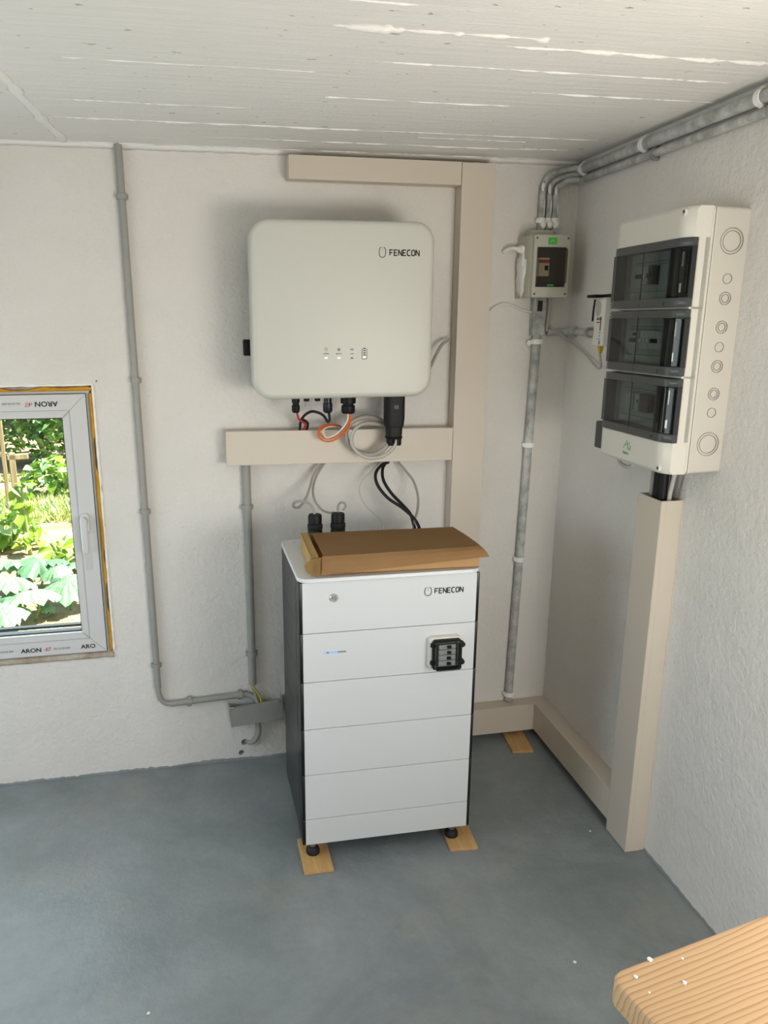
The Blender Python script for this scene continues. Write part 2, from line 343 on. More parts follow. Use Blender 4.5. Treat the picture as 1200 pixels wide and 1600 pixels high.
def text(name, s, size, m, parent, x, y, z, bold=0, rot=0, sx=1, align='LEFT', roty=0, depth=.0006):
    c = bpy.data.curves.new('t', 'FONT'); c.body = s; c.size = size; c.extrude = depth / 2; c.offset = bold; c.align_x = align; c.align_y = 'CENTER'; c.resolution_u = 3
    t = bpy.data.objects.new('t', c); me = bpy.data.meshes.new_from_object(t); bpy.data.objects.remove(t); bpy.data.curves.remove(c)
    me.transform(Matrix.Translation((x, y, z)) @ Matrix.Rotation(rot, 4, 'Y') @ Matrix.Rotation(R(90), 4, 'X') @ Matrix.Diagonal((sx, 1, 1, 1)))
    me.materials.clear(); me.materials.append(m); me.name = name
    o = bpy.data.objects.new(name, me); COL.objects.link(o); o.parent = parent
    return o
def outline(bm, pts, w, y0, y1, closed=False, mi=0):
    """flat line of width w through (x, z) points"""
    P = [Vector((p[0], p[1])) for p in pts]; n = len(P); L = []; Q = []
    for i in range(n):
        a = P[i - 1] if (i or closed) else P[i]; b = P[(i + 1) % n] if (i < n - 1 or closed) else P[i]
        t = (b - a).normalized(); nn = Vector((-t.y, t.x)) * w / 2; L.append(P[i] + nn); Q.append(P[i] - nn)
    rings = [[(l.x, y0, l.y), (l.x, y1, l.y), (q.x, y1, q.y), (q.x, y0, q.y)] for l, q in zip(L, Q)]
    if closed: rings.append(rings[0])
    loft(bm, rings, cap0=not closed, cap1=not closed, mi=mi)

# ------------------------------------------------------------------ structure
def slab_obj(name, boxes, m, cuts=(), holes=()):
    bm = bmesh.new()
    for b in boxes: box(bm, *b)
    o = put(name, bm, m)
    if cuts or holes:
        bc = bmesh.new()
        for c in cuts: box(bc, *c)
        for p0, p1, r in holes: cyl(bc, p0, p1, r, n=18)
        c = put('cutter', bc, m)
        md = o.modifiers.new('b', 'BOOLEAN'); md.object = c; md.operation = 'DIFFERENCE'; md.solver = 'EXACT'
        dg = bpy.context.evaluated_depsgraph_get(); me = bpy.data.meshes.new_from_object(o.evaluated_get(dg)); o.modifiers.clear(); o.data = me; me.name = name
        bpy.data.objects.remove(c)
    return struct(o)
XL = -3.1; YR = -3.6
WX0, WX1, WZ0, WZ1 = -2.46, -1.572, .440, 1.338          # window opening
slab_obj('wall_back', [(XL - .25, .35, 0, .30, -.25, HC + .1)], M_WALL, [(WX0, WX1, -.1, .4, WZ0, WZ1)],
         [((-1.145, -.02, .067), (-1.13, .27, .082), .0125), ((-1.156, -.02, .027), (-1.165, .27, .03), .0105)])
def rbox(bm, s0, s1, d0, d1, z0, z1): box(bm, s0, s1, -d1, -d0, z0, z1)
wr = slab_obj('wall_right', [(0, 4.0, 0, .25, -.25, HC + .1)], M_WALL, [(1.60, 2.85, -.1, .4, .95, 1.47)]); wr.rotation_euler = (0, 0, ROTR)  # unseen opening, added to let the sun reach the bench top
slab_obj('wall_left', [(XL - .25, XL, YR - .25, 0, -.25, HC + .1)], M_WALL, [(XL - .4, XL + .1, -1.8, -.5, .65, 1.65)])
slab_obj('wall_rear', [(XL - .25, .3, YR - .25, YR, -.25, HC + .1)], M_WALL, [(-1.15, -.1, YR - .4, YR + .1, 0, 2.0)])
slab_obj('ceiling', [(XL - .25, .35, YR - .25, .30, HC, HC + .25)], M_CEIL)
ceil_o = bpy.data.objects['ceiling']
slab_obj('floor', [(XL - .25, .35, YR - .25, 0.0, -.2, 0)], M_FLOOR)
# raised paint ridges between the shuttering boards of the ceiling
def ridge(x0, x1, y, w, h, seed, slope=.0):
    w *= 1.5; h *= 1.6
    bm = bmesh.new(); n = max(6, int((x1 - x0) / .012)); rings = []
    for i in range(n + 1):
        x = x0 + (x1 - x0) * i / n; a = abs(noise.noise(Vector((x * 9, seed, 0)))) * 1.6 + abs(noise.noise(Vector((x * 45, seed, 3)))) * .9
        a = max(.06, min(1.3, a)); ww = w * a; hh = h * min(a, 1); yy = y + slope * (x - x0) + .004 * noise.noise(Vector((x * 5, seed, 9)))
        rings.append([(x, yy - ww * .55, HC + .001), (x, yy - ww * .15, HC - hh), (x, yy + ww * .25, HC - hh * .8), (x, yy + ww * .5, HC + .001)])
    loft(bm, rings); o = put('ridge', bm, M_SMEAR, ceil_o, smooth='all'); return o
for x0, x1, y, w, h, s in ((-1.5, -.9, -1.16, .010, .003, 1), (-1.02, -.62, -1.045, .028, .006, 2), (-.68, .0, -1.0, .012, .004, 3), (-.9, -.1, -.868, .010, .003, 4),
                           (-1.6, -1.1, -.47, .005, .002, 12), (-1.5, -.1, -.302, .006, .0025, 5), (-1.58, -.85, -.30, .009, .003, 6), (-1.2, -.2, -.145, .006, .002, 7), (-.28, -.12, -.16, .014, .004, 8),
                           (-1.6, -.12, -.022, .010, .004, 9), (-.95, -.5, -.6, .005, .002, 10), (-.5, -.02, -.72, .007, .003, 11), (-.62, -.3, -.245, .010, .003, 14), (-1.5, -1.0, -.78, .004, .002, 15)):
    ridge(x0, x1, y, w, h, s)
bm = bmesh.new(); rings = []                    # seam running along the left side of the ceiling
for i in range(60):
    y = -1.4 + 1.38 * i / 59; a = .7 + .5 * noise.noise(Vector((y * 20, 2, 1))); x = -1.640 + (y + .67) * .08 + .006 * noise.noise(Vector((y * 6, 5, 1)))
    rings.append([(x - .022 * a, y, HC + .001), (x - .006, y, HC - .007 * a), (x + .006, y, HC - .006 * a), (x + .022 * a, y, HC + .001)])
loft(bm, rings); put('ridge', bm, M_SMEAR, ceil_o, smooth='all')
bm = bmesh.new(); rings = []                    # ragged bead of paint where ceiling and rear wall meet
for i in range(200):
    x = -2.6 + 2.6 * i / 199; a = .7 + .7 * noise.noise(Vector((x * 30, 7, 1)))
    rings.append([(x, -.008 - .006 * a, HC), (x, -.006, HC - .004), (x, 0.001, HC - .010 - .006 * a), (x, .002, HC)])
loft(bm, rings); struct(put('trim_1', bm, M_SMEAR, smooth='all'))
# floor paint that climbs a little on the walls
def skirt(name, rot, length, x0=0.0, hs=1.0):
    bm = bmesh.new(); rings = []; n = int(length / .008)
    for i in range(n + 1):
        x = x0 + length * i / n; h = hs * (.007 + .006 * noise.noise(Vector((x * 6, rot, 4))) + .004 * noise.noise(Vector((x * 60, rot, 2))))
        h = max(.002, h); rings.append([(x, -.003, 0), (x, -.0022, h * .7), (x, .0, h), (x, .001, 0)])
    loft(bm, rings); o = put(name, bm, M_FLOOR); o.rotation_euler = (0, 0, rot); return struct(o)
skirt('baseboard_back', 0, 3.05, XL, 1.3); skirt('baseboard_right', ROTR, 3.4)

# ------------------------------------------------------------------ window
def frame_bars(bm, x0, x1, z0, z1, w, y0, y1, bev=.0):
    """four mitred bars of a frame; outer rect, bar width w"""
    o = [(x0, z0), (x1, z0), (x1, z1), (x0, z1)]; i = [(x0 + w, z0 + w), (x1 - w, z0 + w), (x1 - w, z1 - w), (x0 + w, z1 - w)]
    for k in range(4):
        q = (k + 1) % 4
        a = [(o[k][0], y0, o[k][1]), (o[q][0], y0, o[q][1]), (i[q][0], y0, i[q][1]), (i[k][0], y0, i[k][1])]
        b = [(p[0], y1, p[2]) for p in a]; loft(bm, [a, b])
win = bpy.data.objects.new('window_1', None); COL.objects.link(win); struct(win); win.location = (WX0, 0, WZ0)
wx = lambda x: x - WX0
wz = lambda z: z - WZ0
X0, X1, Z0, Z1 = wx(-2.44), wx(-1.589), wz(.463), wz(1.313)
bm = bmesh.new(); frame_bars(bm, X0 - .009, X1 + .009, Z0 - .007, Z1 + .008, .05, .075, .006); put('window_frame', bm, M_FILM, win)
bm = bmesh.new(); frame_bars(bm, wx(WX0) + .0, wx(WX1), wz(WZ0), wz(WZ1), .030, .085, .012); put('packing', bm, M_DIRTY, win)
bm = bmesh.new(); frame_bars(bm, X0, X1, Z0, Z1, .0022, .02, -.0035); put('rebate_gasket', bm, M_GASKET, win)
bm = bmesh.new(); frame_bars(bm, X0 + .0015, X1 - .0015, Z0 + .0015, Z1 - .0015, .0525, .06, -.006); sash = put('sash', bm, M_UPVC, win)
bm = bmesh.new(); frame_bars(bm, X0 + .052, X1 - .052, Z0 + .050, Z1 - .050, .0225, .035, -.003); put('glazing_bead', bm, M_UPVC, win)
bm = bmesh.new(); frame_bars(bm, X0 + .074, X1 - .074, Z0 + .0725, Z1 - .0725, .004, .030, .010); put('glass_gasket', bm, M_GASKET, win)
bm = bmesh.new(); box(bm, X0 + .07, X1 - .07, .018, .022, Z0 + .07, Z1 - .07); put('pane', bm, M_GLASSW, win)
bm = bmesh.new(); frame_bars(bm, X0 + .074, X1 - .074, Z0 + .0725, Z1 - .0725, .008, .075, .055); put('outer_gasket', bm, M_GASKET, win)
bm = bmesh.new(); frame_bars(bm, X0 + .0515, X1 - .0515, Z0 + .0495, Z1 - .0495, .0010, .0, -.0063); put('bead_joint', bm, M_LINE, win)
for cx_, cz_, sx_, sz_ in ((X1, Z1, -1, -1), (X1, Z0, -1, 1), (X0, Z1, 1, -1), (X0, Z0, 1, 1)):
    bm = bmesh.new(); outline(bm, [(cx_ + sx_ * .004, cz_ + sz_ * .004), (cx_ + sx_ * .073, cz_ + sz_ * .072)], .0009, -.0064, -.005); put('mitre_joint', bm, M_LINE, win)
# handle
hx, hz = X1 - .034, wz(.905)
bm = bmesh.new(); rprism(bm, .028, .066, .0138, -.006, -.015, .004, cx=hx, cz=hz); hd = put('handle', bm, M_UPVC, win, smooth=True)
bm = bmesh.new(); cyl(bm, (hx, -.012, hz + .012), (hx, -.034, hz + .012), .0115, .0095)
rprism(bm, .021, .118, .010, -.030, -.043, .005, cx=hx - .002, cz=hz - .034); put('lever', bm, M_UPVC, hd, smooth=True)
bm = bmesh.new(); rprism(bm, .021, .150, .003, -.006, -.0066, cx=hx + .001, cz=hz - .082); put('film_strip', bm, M_FILM, win)
# print on the protective film
def fit_logo(parent, x, y, z, k=1, up=1):
    bm = bmesh.new(); s = .001 * k
    L = [[(0, 0), (0, 5), (4, 5), (4, 0)], [(5, 0), (5, 9), (9, 9)], [(3, 5), (9, 5), (9, 0)], [(10.5, 9), (16, 9)], [(13, 9), (13, 0)]]
    for l in L: outline(bm, [(x + up * (a - 8) * s, z + up * (b - 4.5) * s) for a, b in l], 1.3 * s, y - .0003, y + .0003)
    put('red_emblem', bm, M_REDINK, parent)
for px, py in ((68, 1016),):
    pass
def film_word(px, py, sz, flip=False, s='ARON', emb=True):
    p = B(px, py, .006); rot = math.pi if flip else 0
    text('lettering', s, sz, M_INK, win, wx(p.x), -.0064, wz(p.z), bold=.0004, rot=rot, sx=1.12, align='CENTER')
    d = -1 if flip else 1
    if emb: fit_logo(win, wx(p.x) + d * .052, -.0064, wz(p.z) + d * .001, 1.25, d)
film_word(72, 631, .021, True); film_word(49, 1017, .020); film_word(138, 1010, .020, s='ARO', emb=False)
for px, py, fl in ((17, 631, True), (97, 1013, False), (8, 1019, False)):
    p = B(px, py, .006); text('lettering', 'RU 0120-200', .0095, M_GREYINK, win, wx(p.x), -.0064, wz(p.z), rot=math.pi if fl else 0, align='CENTER')
# foam between frame and plaster, ragged
def foam(p0, p1, w0, seed, side):
    bm = bmesh.new(); a = Vector(p0); b = Vector(p1); n = int((b - a).length / .006); t = (b - a).normalized(); nn = Vector((side[0], 0, side[1])); rings = []
    for i in range(n + 1):
        q = a + (b - a) * i / n; w = w0 * max(.18, min(1.15, .65 + 2.2 * noise.noise(Vector((i * .05, seed, 0))) + .25 * noise.noise(Vector((i * .3, seed, 0)))))
        rings.append([q + Vector((0, .02, 0)), q + Vector((0, -.002, 0)), q + nn * w * .5 + Vector((0, -.0045, 0)), q + nn * w + Vector((0, -.001, 0)), q + nn * w + Vector((0, .02, 0))])
    loft(bm, rings); return put('foam_strip', bm, M_FOAM, win, smooth='all')
foam((X1 + .009, 0, Z0), (X1 + .009, 0, Z1), .014, 3, (1, 0)); foam((X0, 0, Z1 + .008), (X1 + .020, 0, Z1 + .008), .019, 8, (0, 1))
bm = bmesh.new(); rings = []                               # rough mortar sill under the frame and ragged lips round it
for i in range(150):
    x = X0 + (X1 + .02 - X0) * i / 149; a = noise.noise(Vector((x * 25, 1, 1)))
    rings.append([(x, .03, wz(.458)), (x, -.003 - .002 * a, wz(.458)), (x, -.007 - .003 * a, wz(.448)), (x, -.006, wz(.440) - .003 * a), (x, .004, wz(.437) - .004 * a)])
loft(bm, rings); put('mortar_lip', bm, M_DIRTY, win, smooth='all')
for a, b, sd in (((X1 + .021, 0, Z0), (X1 + .021, 0, Z1 + .024), (1, 0)), ((X0, 0, Z1 + .025), (X1 + .022, 0, Z1 + .025), (0, 1))):
    bm = bmesh.new(); a = Vector(a); b = Vector(b); rings = []; nn = Vector((sd[0], 0, sd[1]))
    for i in range(141):
        q = a + (b - a) * i / 140; w = .0025 + .002 * noise.noise(Vector((i * .22, sd[0], 0)))
        rings.append([q + nn * -w + Vector((0, .01, 0)), q + nn * -w + Vector((0, -.003, 0)), q + nn * w + Vector((0, -.0045, 0)), q + nn * w * 2 + Vector((0, .001, 0))])
    loft(bm, rings); put('plaster_lip', bm, M_SMEAR, win, smooth='all')
bm = bmesh.new(); loft(bm, [[(X0 - .02, .10, wz(.447)), (X0 - .02, .36, wz(.405)), (X0 - .02, .36, wz(.39)), (X0 - .02, .10, wz(.43))], [(X1 + .02, .10, wz(.447)), (X1 + .02, .36, wz(.405)), (X1 + .02, .36, wz(.39)), (X1 + .02, .10, wz(.43))]])
put('outer_sill', bm, mat('white_metal_sill', (235, 236, 236), .35), win)

# ------------------------------------------------------------------ cream cable trunking
def trunking(label, frame, u0, u1, v0, v1, d, vertical, end0=False, end1=False, group='cream cable trunking runs', tilt=0, name='cable_trunking', z_off=0):
    w, h = u1 - u0, v1 - v0
    if frame == 'B': t = thing(name, label, 'trunking', (u0, 0, v0), 0, group)
    else:
        p = DD * u0; t = thing(name, label, 'trunking', (p.x, p.y, v0), ROTR, group)
    k = .0018
    bm = bmesh.new(); box(bm, 0, w, -k, 0, 0, h)
    if vertical:
        box(bm, k, 2 * k, -d + .004, -k, 0, h); box(bm, w - 2 * k, w - k, -d + .004, -k, 0, h)
    else:
        box(bm, 0, w, -d + .004, -k, k, 2 * k); box(bm, 0, w, -d + .004, -k, h - 2 * k, h - k)
    put('channel_base', bm, M_TRUNK, t)
    bm = bmesh.new(); box(bm, 0, w, -d, -d + k, 0, h, .0006, 1)
    if vertical:
        box(bm, 0, k, -d + k, -.016, 0, h); box(bm, w - k, w, -d + k, -.016, 0, h)
        for xx in (0, w): box(bm, xx - .0006, xx + .0006, -d + .0145, -d + .0155, 0, h)
    else:
        box(bm, 0, w, -d + k, -.016, 0, k); box(bm, 0, w, -d + k, -.016, h - k, h)
    put('lid', bm, M_TRUNK, t)
    for e, (a, b) in ((end0, (0, k)), (end1, ((h if vertical else w) - k, h if vertical else w))):
        if e:
            bm = bmesh.new()
            if vertical: box(bm, k, w - k, -d + .001, 0, a, b)
            else: box(bm, a, b, -d + .001, 0, k, h - k)
            put('end_cap', bm, M_TRUNK, t)
    if tilt: t.rotation_euler.y = tilt
    return t
trunking('short cream trunking just under the ceiling, over the wall unit', 'B', -.957, -.4225, 1.930, 1.996, .06, False, True, True, tilt=.006)
trunking('tall cream trunking beside the wall unit, running down to the floor', 'B', -.4205, -.312, .137, 1.992, .06, True, True, True)
trunking('cream trunking under the wall unit with cables looped over it', 'B', -1.172, -.4225, 1.082, 1.190, .06, False, True, True, tilt=.012)
trunking('cream trunking along the rear wall at floor level', 'B', -1.0, -.001, .030, .134, .06, False, False, True)
trunking('low cream trunking along the right wall, from the corner to the upright', 'R', .062, .636, .034, .138, .062, False, True, True)
tv = trunking('upright cream trunking with open top under the large distribution box', 'R', .638, .752, .002, 1.066, .063, True, False, False)
o = cable('gap_shadow', [(-.31, -.03, 1.993)] * 2, .001, M_GASKET) if False else None

# ------------------------------------------------------------------ conduits
def clip(bm, p, r, axis, n=None, d=0.0):
    """c-shaped pipe clip with screw lugs. p: centre of the pipe, axis: run direction"""
    a = Vector(axis).normalized(); y = Vector(n or (0, -1, 0)); s = a.cross(y)
    Mx = Matrix((s, y, a)).transposed().to_4x4(); Mx.translation = Vector(p)
    pts = []
    for i in range(13):
        t = R(-25 + 230 * i / 12); pts.append(((r + .0005) * math.cos(t), (r + .0005) * math.sin(t)))
    out = [(x * (r + .004) / (r + .0005), yy * (r + .004) / (r + .0005)) for x, yy in pts]
    prof = pts + out[::-1]
    lo = [Mx @ Vector((x, yy, -.008)) for x, yy in prof]; hi = [Mx @ Vector((x, yy, .008)) for x, yy in prof]
    loft(bm, [lo, hi])
    for sg in (-1, 1): box(bm, sg * (r + .001), sg * (r + .0065), -r, .004, -.006, .006, .001, 1, M=Mx)
def conduit(label, pts, r, m, clips=(), group='grey conduits', elbows=(), wall_n=(0, -1, 0), name='conduit', mclip=None, smear=()):
    """pts: list of straight pipe runs [(p0, p1), ...]; elbows: curves; all in world space"""
    o0 = Vector(pts[0][0]); t = thing(name, label, 'pipe', o0, 0, group)
    for a, b in pts:
        bm = bmesh.new(); tube(bm, [Vector(a) - o0, Vector(b) - o0], r, 18, False); put('pipe', bm, m, t, smooth=True)
    for e in elbows:
        bm = bmesh.new(); tube(bm, [Vector(q) - o0 for q in e], r * .82, 14, True); put('elbow', bm, m, t, smooth='all')
    for p, ax in clips:
        bm = bmesh.new(); clip(bm, Vector(p) - o0, r, ax, wall_n); put('clip', bm, mclip or m, t)
    for p, rr in smear:
        bm = bmesh.new(); bmesh.ops.create_icosphere(bm, subdivisions=3, radius=1)
        for v in bm.verts:
            q = v.co.copy(); k = 1 + .5 * noise.noise(q * 2.5 + Vector(p) * 30) + .3 * noise.noise(q * 7 + Vector(p) * 30)
            v.co = Vector((q.x * rr[0], q.y * rr[1], q.z * rr[2])) * k + Vector(p) - o0
        put('paint_smear', bm, M_SMEAR, t, smooth='all')
    return t
Z = (0, 0, 1); Xa = (1, 0, 0)
# left long one
conduit('thin grey conduit down the rear wall, bent at its foot', [((-1.441, -.013, HC), (-1.432, -.013, .315)), ((-1.395, -.013, .252), (-1.145, -.013, .262))], .0108, M_GREYPVC,
        [((-1.4395, -.013, 1.875), Z), ((-1.436, -.013, 1.35), Z), ((-1.4345, -.013, .935), Z), ((-1.4325, -.013, .40), Z), ((-1.33, -.013, .2545), Xa), ((-1.155, -.013, .2615), Xa)],
        elbows=[[(-1.432, -.013, .325), (-1.431, -.013, .30), (-1.424, -.013, .272), (-1.408, -.013, .256), (-1.385, -.013, .2525)], [(-1.15, -.013, .262), (-1.125, -.014, .26), (-1.103, -.018, .245), (-1.094, -.022, .222), (-1.093, -.024, .19)]])
conduit('wider grey conduit dropping from the middle trunking to the grey junction cover', [((-1.107, -.016, 1.082), (-1.110, -.016, .300))], .0135, M_GREYPVC,
        [((-1.108, -.016, .935), Z), ((-1.1095, -.016, .415), Z)])
cable('protective_wire', [(-1.112, -.016, .30), (-1.100, -.02, .275), (-1.085, -.024, .25), (-1.080, -.026, .20)], .0042, M_YG, 'thin yellow-green earth wire above the grey junction cover', 'wire')
cable('protective_wire', [(-1.115, -.014, .30), (-1.108, -.02, .275), (-1.100, -.024, .25), (-1.100, -.026, .20)], .0040, M_CGREY, 'thin grey wire beside the yellow-green earth wire', 'wire')
# grey junction cover
jb = thing('junction_cover', 'grey plastic junction cover, tilted, low on the rear wall', 'cover', (-1.101, 0, .200))
bm = bmesh.new(); box(bm, -.092, .092, -.048, -.045, -.036, .034, .001, 1); box(bm, -.092, .092, -.045, -.002, -.036, -.033); box(bm, -.078, .078, -.045, -.032, .031, .034); put('front_plate', bm, M_GREYPVC, jb)
for s in (-1, 1):
    bm = bmesh.new(); loft(bm, [[(s * .092 + e, y, z) for y, z in ((-.048, -.036), (-.048, .032), (-.040, .042), (-.018, .046), (-.004, .036), (-.002, -.036))] for e in (-.0016, .0016)])
    box(bm, s * .092 - s * .016 if s > 0 else -.092, .092 if s > 0 else -.092 + .016, -.048, -.044, .029, .041, .002, 1)
    put('end_plate', bm, M_GREYPVC, jb)
bm = bmesh.new(); box(bm, -.09, .09, -.006, 0, -.034, .022); put('back_plate', bm, M_GREYPVC, jb)
jb.rotation_euler.y = R(-4.5)
cable('conduit_bend', [(-1.098, -.024, .19), (-1.096, -.024, .15), (-1.094, -.022, .115), (-1.105, -.015, .085), (-1.125, -.005, .068), (-1.145, .03, .067)], .0088, M_GREYPVC, 'grey pipe bend leading into a hole under the junction cover', 'pipe', n=16)
# right leaning one
pR0 = Vector((-.121, -.016, 1.50)); pR1 = Vector((-.150, -.016, .140))
lr = lambda z: pR0.lerp(pR1, (1.50 - z) / 1.36)
conduit('paint-smeared grey conduit leaning near the corner, from small fuse box to floor trunking', [(tuple(pR0), tuple(pR1))], .0145, M_OLDPVC,
        [(tuple(lr(1.455)), Z), (tuple(lr(1.108)), Z), (tuple(lr(.695)), Z), (tuple(lr(.165)), Z)], mclip=M_SMEAR,
        smear=[(lr(1.45) + Vector((-.022, .008, 0)), (.010, .006, .010)), (lr(1.10) + Vector((.016, .004, -.02)), (.005, .005, .03)), (lr(.69) + Vector((.010, -.004, -.012)), (.008, .006, .02))])
ck = thing('cable_cover', 'flat grey cover with dark square slot under the small fuse box', 'cover', (-.121, 0, 1.475))
bm = bmesh.new(); box(bm, -.024, .020, -.030, 0, 0, .125, .003, 2); put('cover_shell', bm, M_OLDPVC, ck)
bm = bmesh.new(); box(bm, -.012, .006, -.0306, -.029, .078, .112); put('slot', bm, M_GASKET, ck)
cable('riser_tube', [(-.086, -.02, 1.60), (-.086, -.02, 1.55), (-.090, -.018, 1.505), (-.088, -.012, 1.49)], .0062, M_CLGREY, 'short beige tube from the small fuse box to the corner pipe', 'tube')
# three risers and bends over the small box
zz = 1.955
for dx, rr, lab in ((-.131, .0105, 'leftmost of the three smeared risers over the small fuse box'), (-.108, .0085, 'thin middle one of the three smeared risers over the small fuse box'), (-.086, .0115, 'rightmost of the three smeared risers over the small fuse box')):
    i = (dx + .131) / .045
    zt = 1.925 - .012 * i; pe = DD * (.06 - .02 * i); zl = (1.988, 1.97, 1.955)[round(i * 2)]
    conduit(lab, [((dx, -.014, 1.800), (dx, -.014, zt))], rr, M_OLDPVC, [((dx, -.014, 1.835), Z)], mclip=M_SMEAR, group='risers above the small fuse box', name='riser_pipe',
            elbows=[[(dx, -.014, zt - .006), (dx + .004, -.016, zt + .02), (dx + .022 * (1 - i * .4), -.020, zl - .014), (-.052, -.034, zl), (-.020 + pe.x, pe.y - .01, zl)]],
            smear=[((dx + .003, -.026, 1.823), (.010, .004, .013)), ((dx - .004, -.024, zt + .01), (.005, .004, .016)), ((dx + .005, -.0225, 1.875), (.002, .003, .03))])
RD = -1 * ND
def RP(s, z, d): p = DD * s + ND * d; return Vector((p.x, p.y, z))
conduit('upper and thicker of the two grey pipes under the ceiling on the right wall', [(tuple(RP(.045, 1.984, .020)), tuple(RP(3.2, 1.982, .020)))], .0150, M_OLDPVC,
        [(tuple(RP(s, 1.984, .020)), tuple(DD)) for s in (.075, .43, .90, 1.4, 2.0)], wall_n=tuple(ND), group='pipes under the ceiling', mclip=M_SMEAR, name='ceiling_pipe')
conduit('lower and thinner of the two grey pipes under the ceiling on the right wall', [(tuple(RP(.03, 1.955, .013)), tuple(RP(3.2, 1.949, .013)))], .0105, M_OLDPVC,
        [(tuple(RP(s, 1.953, .013)), tuple(DD)) for s in (.47, .93)], wall_n=tuple(ND), group='pipes under the ceiling', mclip=M_GREYPVC, name='ceiling_pipe')
# horizontal pipe round the corner to the network adapter
conduit('short grey pipe from the corner to the network adapter', [((-.085, -.012, 1.487), (-.012, -.012, 1.487)), (tuple(RP(.012, 1.487, .012)), tuple(RP(.32, 1.485, .012)))], .0105, M_OLDPVC,
        [(tuple(RP(.06, 1.487, .012)), tuple(DD)), (tuple(RP(.17, 1.486, .012)), tuple(DD))], wall_n=tuple(ND), name='corner_pipe', mclip=M_OLDPVC, group=None)

# ------------------------------------------------------------------ small fuse box by the corner
sb = thing('small_fuse_box', 'small beige fuse box with brown window and green sticker', 'fuse box', (-.134, 0, 1.5965))
bm = bmesh.new()
hw, hh = .064, .185
loft(bm, [[(cx, y, cz) for cx, cz in ((-hw - e, -.002), (hw, -.002), (hw, hh + .002), (-hw - e, hh + .002))] for y, e in ((0, .004), (-.072, 0), (-.092, -.003))]); put('housing', bm, M_OLDENC, sb)
bm = bmesh.new(); rprism(bm, .122, .189, .006, -.088, -.112, .003, cz=hh / 2, cx=.002); lid = put('lid', bm, M_OLDENC, sb, smooth=True)
bm = bmesh.new(); box(bm, -.049, .050, -.1125, -.110, .030, .150); put('window_recess', bm, M_DGREY, sb)
bm = bmesh.new(); box(bm, -.047, -.008, -.118, -.1126, .062, .118, .001, 1); bk = put('residual_switch', bm, M_MODULE, sb)
bm = bmesh.new(); box(bm, -.047, -.008, -.1186, -.118, .102, .112); put('red_label', bm, M_DARKRED, bk)
bm = bmesh.new(); box(bm, -.024, -.012, -.1215, -.118, .080, .094, .001, 1); put('lever', bm, M_BLACK, bk)
bm = bmesh.new(); box(bm, -.006, .040, -.1135, -.1126, .056, .134); put('blanking_plate', bm, M_DGREY, sb)
bm = bmesh.new(); rprism(bm, .096, .104, .005, -.1185, -.1225, .002, cx=.0005, cz=.093); put('smoked_cover', bm, M_BROWNG, sb, smooth=True)
bm = bmesh.new(); outline(bm, [(x + .0005, z + .093) for x, z in rrpts(.096, .104, .005, 4)], .0022, -.1218, -.1232, True); put('cover_edge', bm, M_GASKET, sb)
bm = bmesh.new(); box(bm, -.047, .048, -.1145, -.1124, .0305, .0405); put('nameplate', bm, M_GASKET, sb)
bm = bmesh.new(); box(bm, -.010, .012, -.115, -.1144, .0325, .0385); put('green_mark', bm, M_GREENINK, sb)
bm = bmesh.new(); rprism(bm, .030, .021, .001, -.1119, -.1124, cx=.001, cz=.168); put('green_sticker', bm, M_GREENST, sb)
bm = bmesh.new(); outline(bm, [(-.006, .164), (.001, .172), (.008, .165)], .0012, -.1123, -.1127); put('sticker_mark', bm, M_PAPER, sb)
for x, z in ((-.051, .177), (.054, .177), (-.051, .009), (.054, .009)):
    bm = bmesh.new(); ring(bm, (x, z), .0012, .0036, -.1115, -.1122, 14); cyl(bm, (x, -.111, z), (x, -.1119, z), .0028, n=12); put('screw', bm, M_GASKET, sb)
for x, z in ((-.040, .147), (.040, .147)):
    bm = bmesh.new(); cyl(bm, (x, -.112, z - .002), (x, -.1155, z - .002), .003, n=12); put('cover_catch', bm, M_BLACK, sb)
bm = bmesh.new(); lathe(bm, [(.013, 0), (.013, .012), (.009, .014), (.009, .022)], (-.064, -.04, .148), (-1, 0, 0), 16); put('cable_gland', bm, M_SMEAR, sb, smooth=True)
bm = bmesh.new(); box(bm, -.045, .030, -.055, -.002, hh, hh + .022, .005, 2); put('top_entry', bm, M_OLDENC, sb, smooth=True)
bm = bmesh.new(); bmesh.ops.create_icosphere(bm, subdivisions=3, radius=1)
for v in bm.verts:
    q = v.co.copy(); k = 1 + .4 * noise.noise(q * 3) + .25 * noise.noise(q * 8); v.co = Vector((q.x * .010, q.y * .032, q.z * .07)) * k + Vector((-.064, -.035, .075))
put('paint_smear', bm, M_SMEAR, sb, smooth='all')
cable('stub_cable', [(-.218, -.040, 1.745), (-.232, -.038, 1.748), (-.248, -.02, 1.744), (-.250, -.004, 1.738)], .0055, M_SMEAR, 'stub of white painted cable left of the small fuse box', 'cable')

# thin surface cables round the small box
cable('data_cable', [B(x, y, .008 if 0 < i < 5 else .012) for i, (x, y) in enumerate(((762, 492), (770, 482), (785, 475), (800, 477), (815, 484), (836, 489)))], .0036, M_CWHITE, 'thin white cable between tall trunking and leaning conduit')
pts = [Vector((-.083, -.014, 1.505)), Vector((-.062, -.020, 1.494)), Vector((-.026, -.040, 1.464))]
pts += [RW(912, 551, .015), RW(926, 567, .020), RW(934, 575, .035), RW(938.5, 574, .048), RW(938.5, 564, .055), RW(937, 553, .055)]
cable('network_cable', pts, .0036, M_CLGREY, 'pale network cable hanging from the corner pipe to the yellow plug')

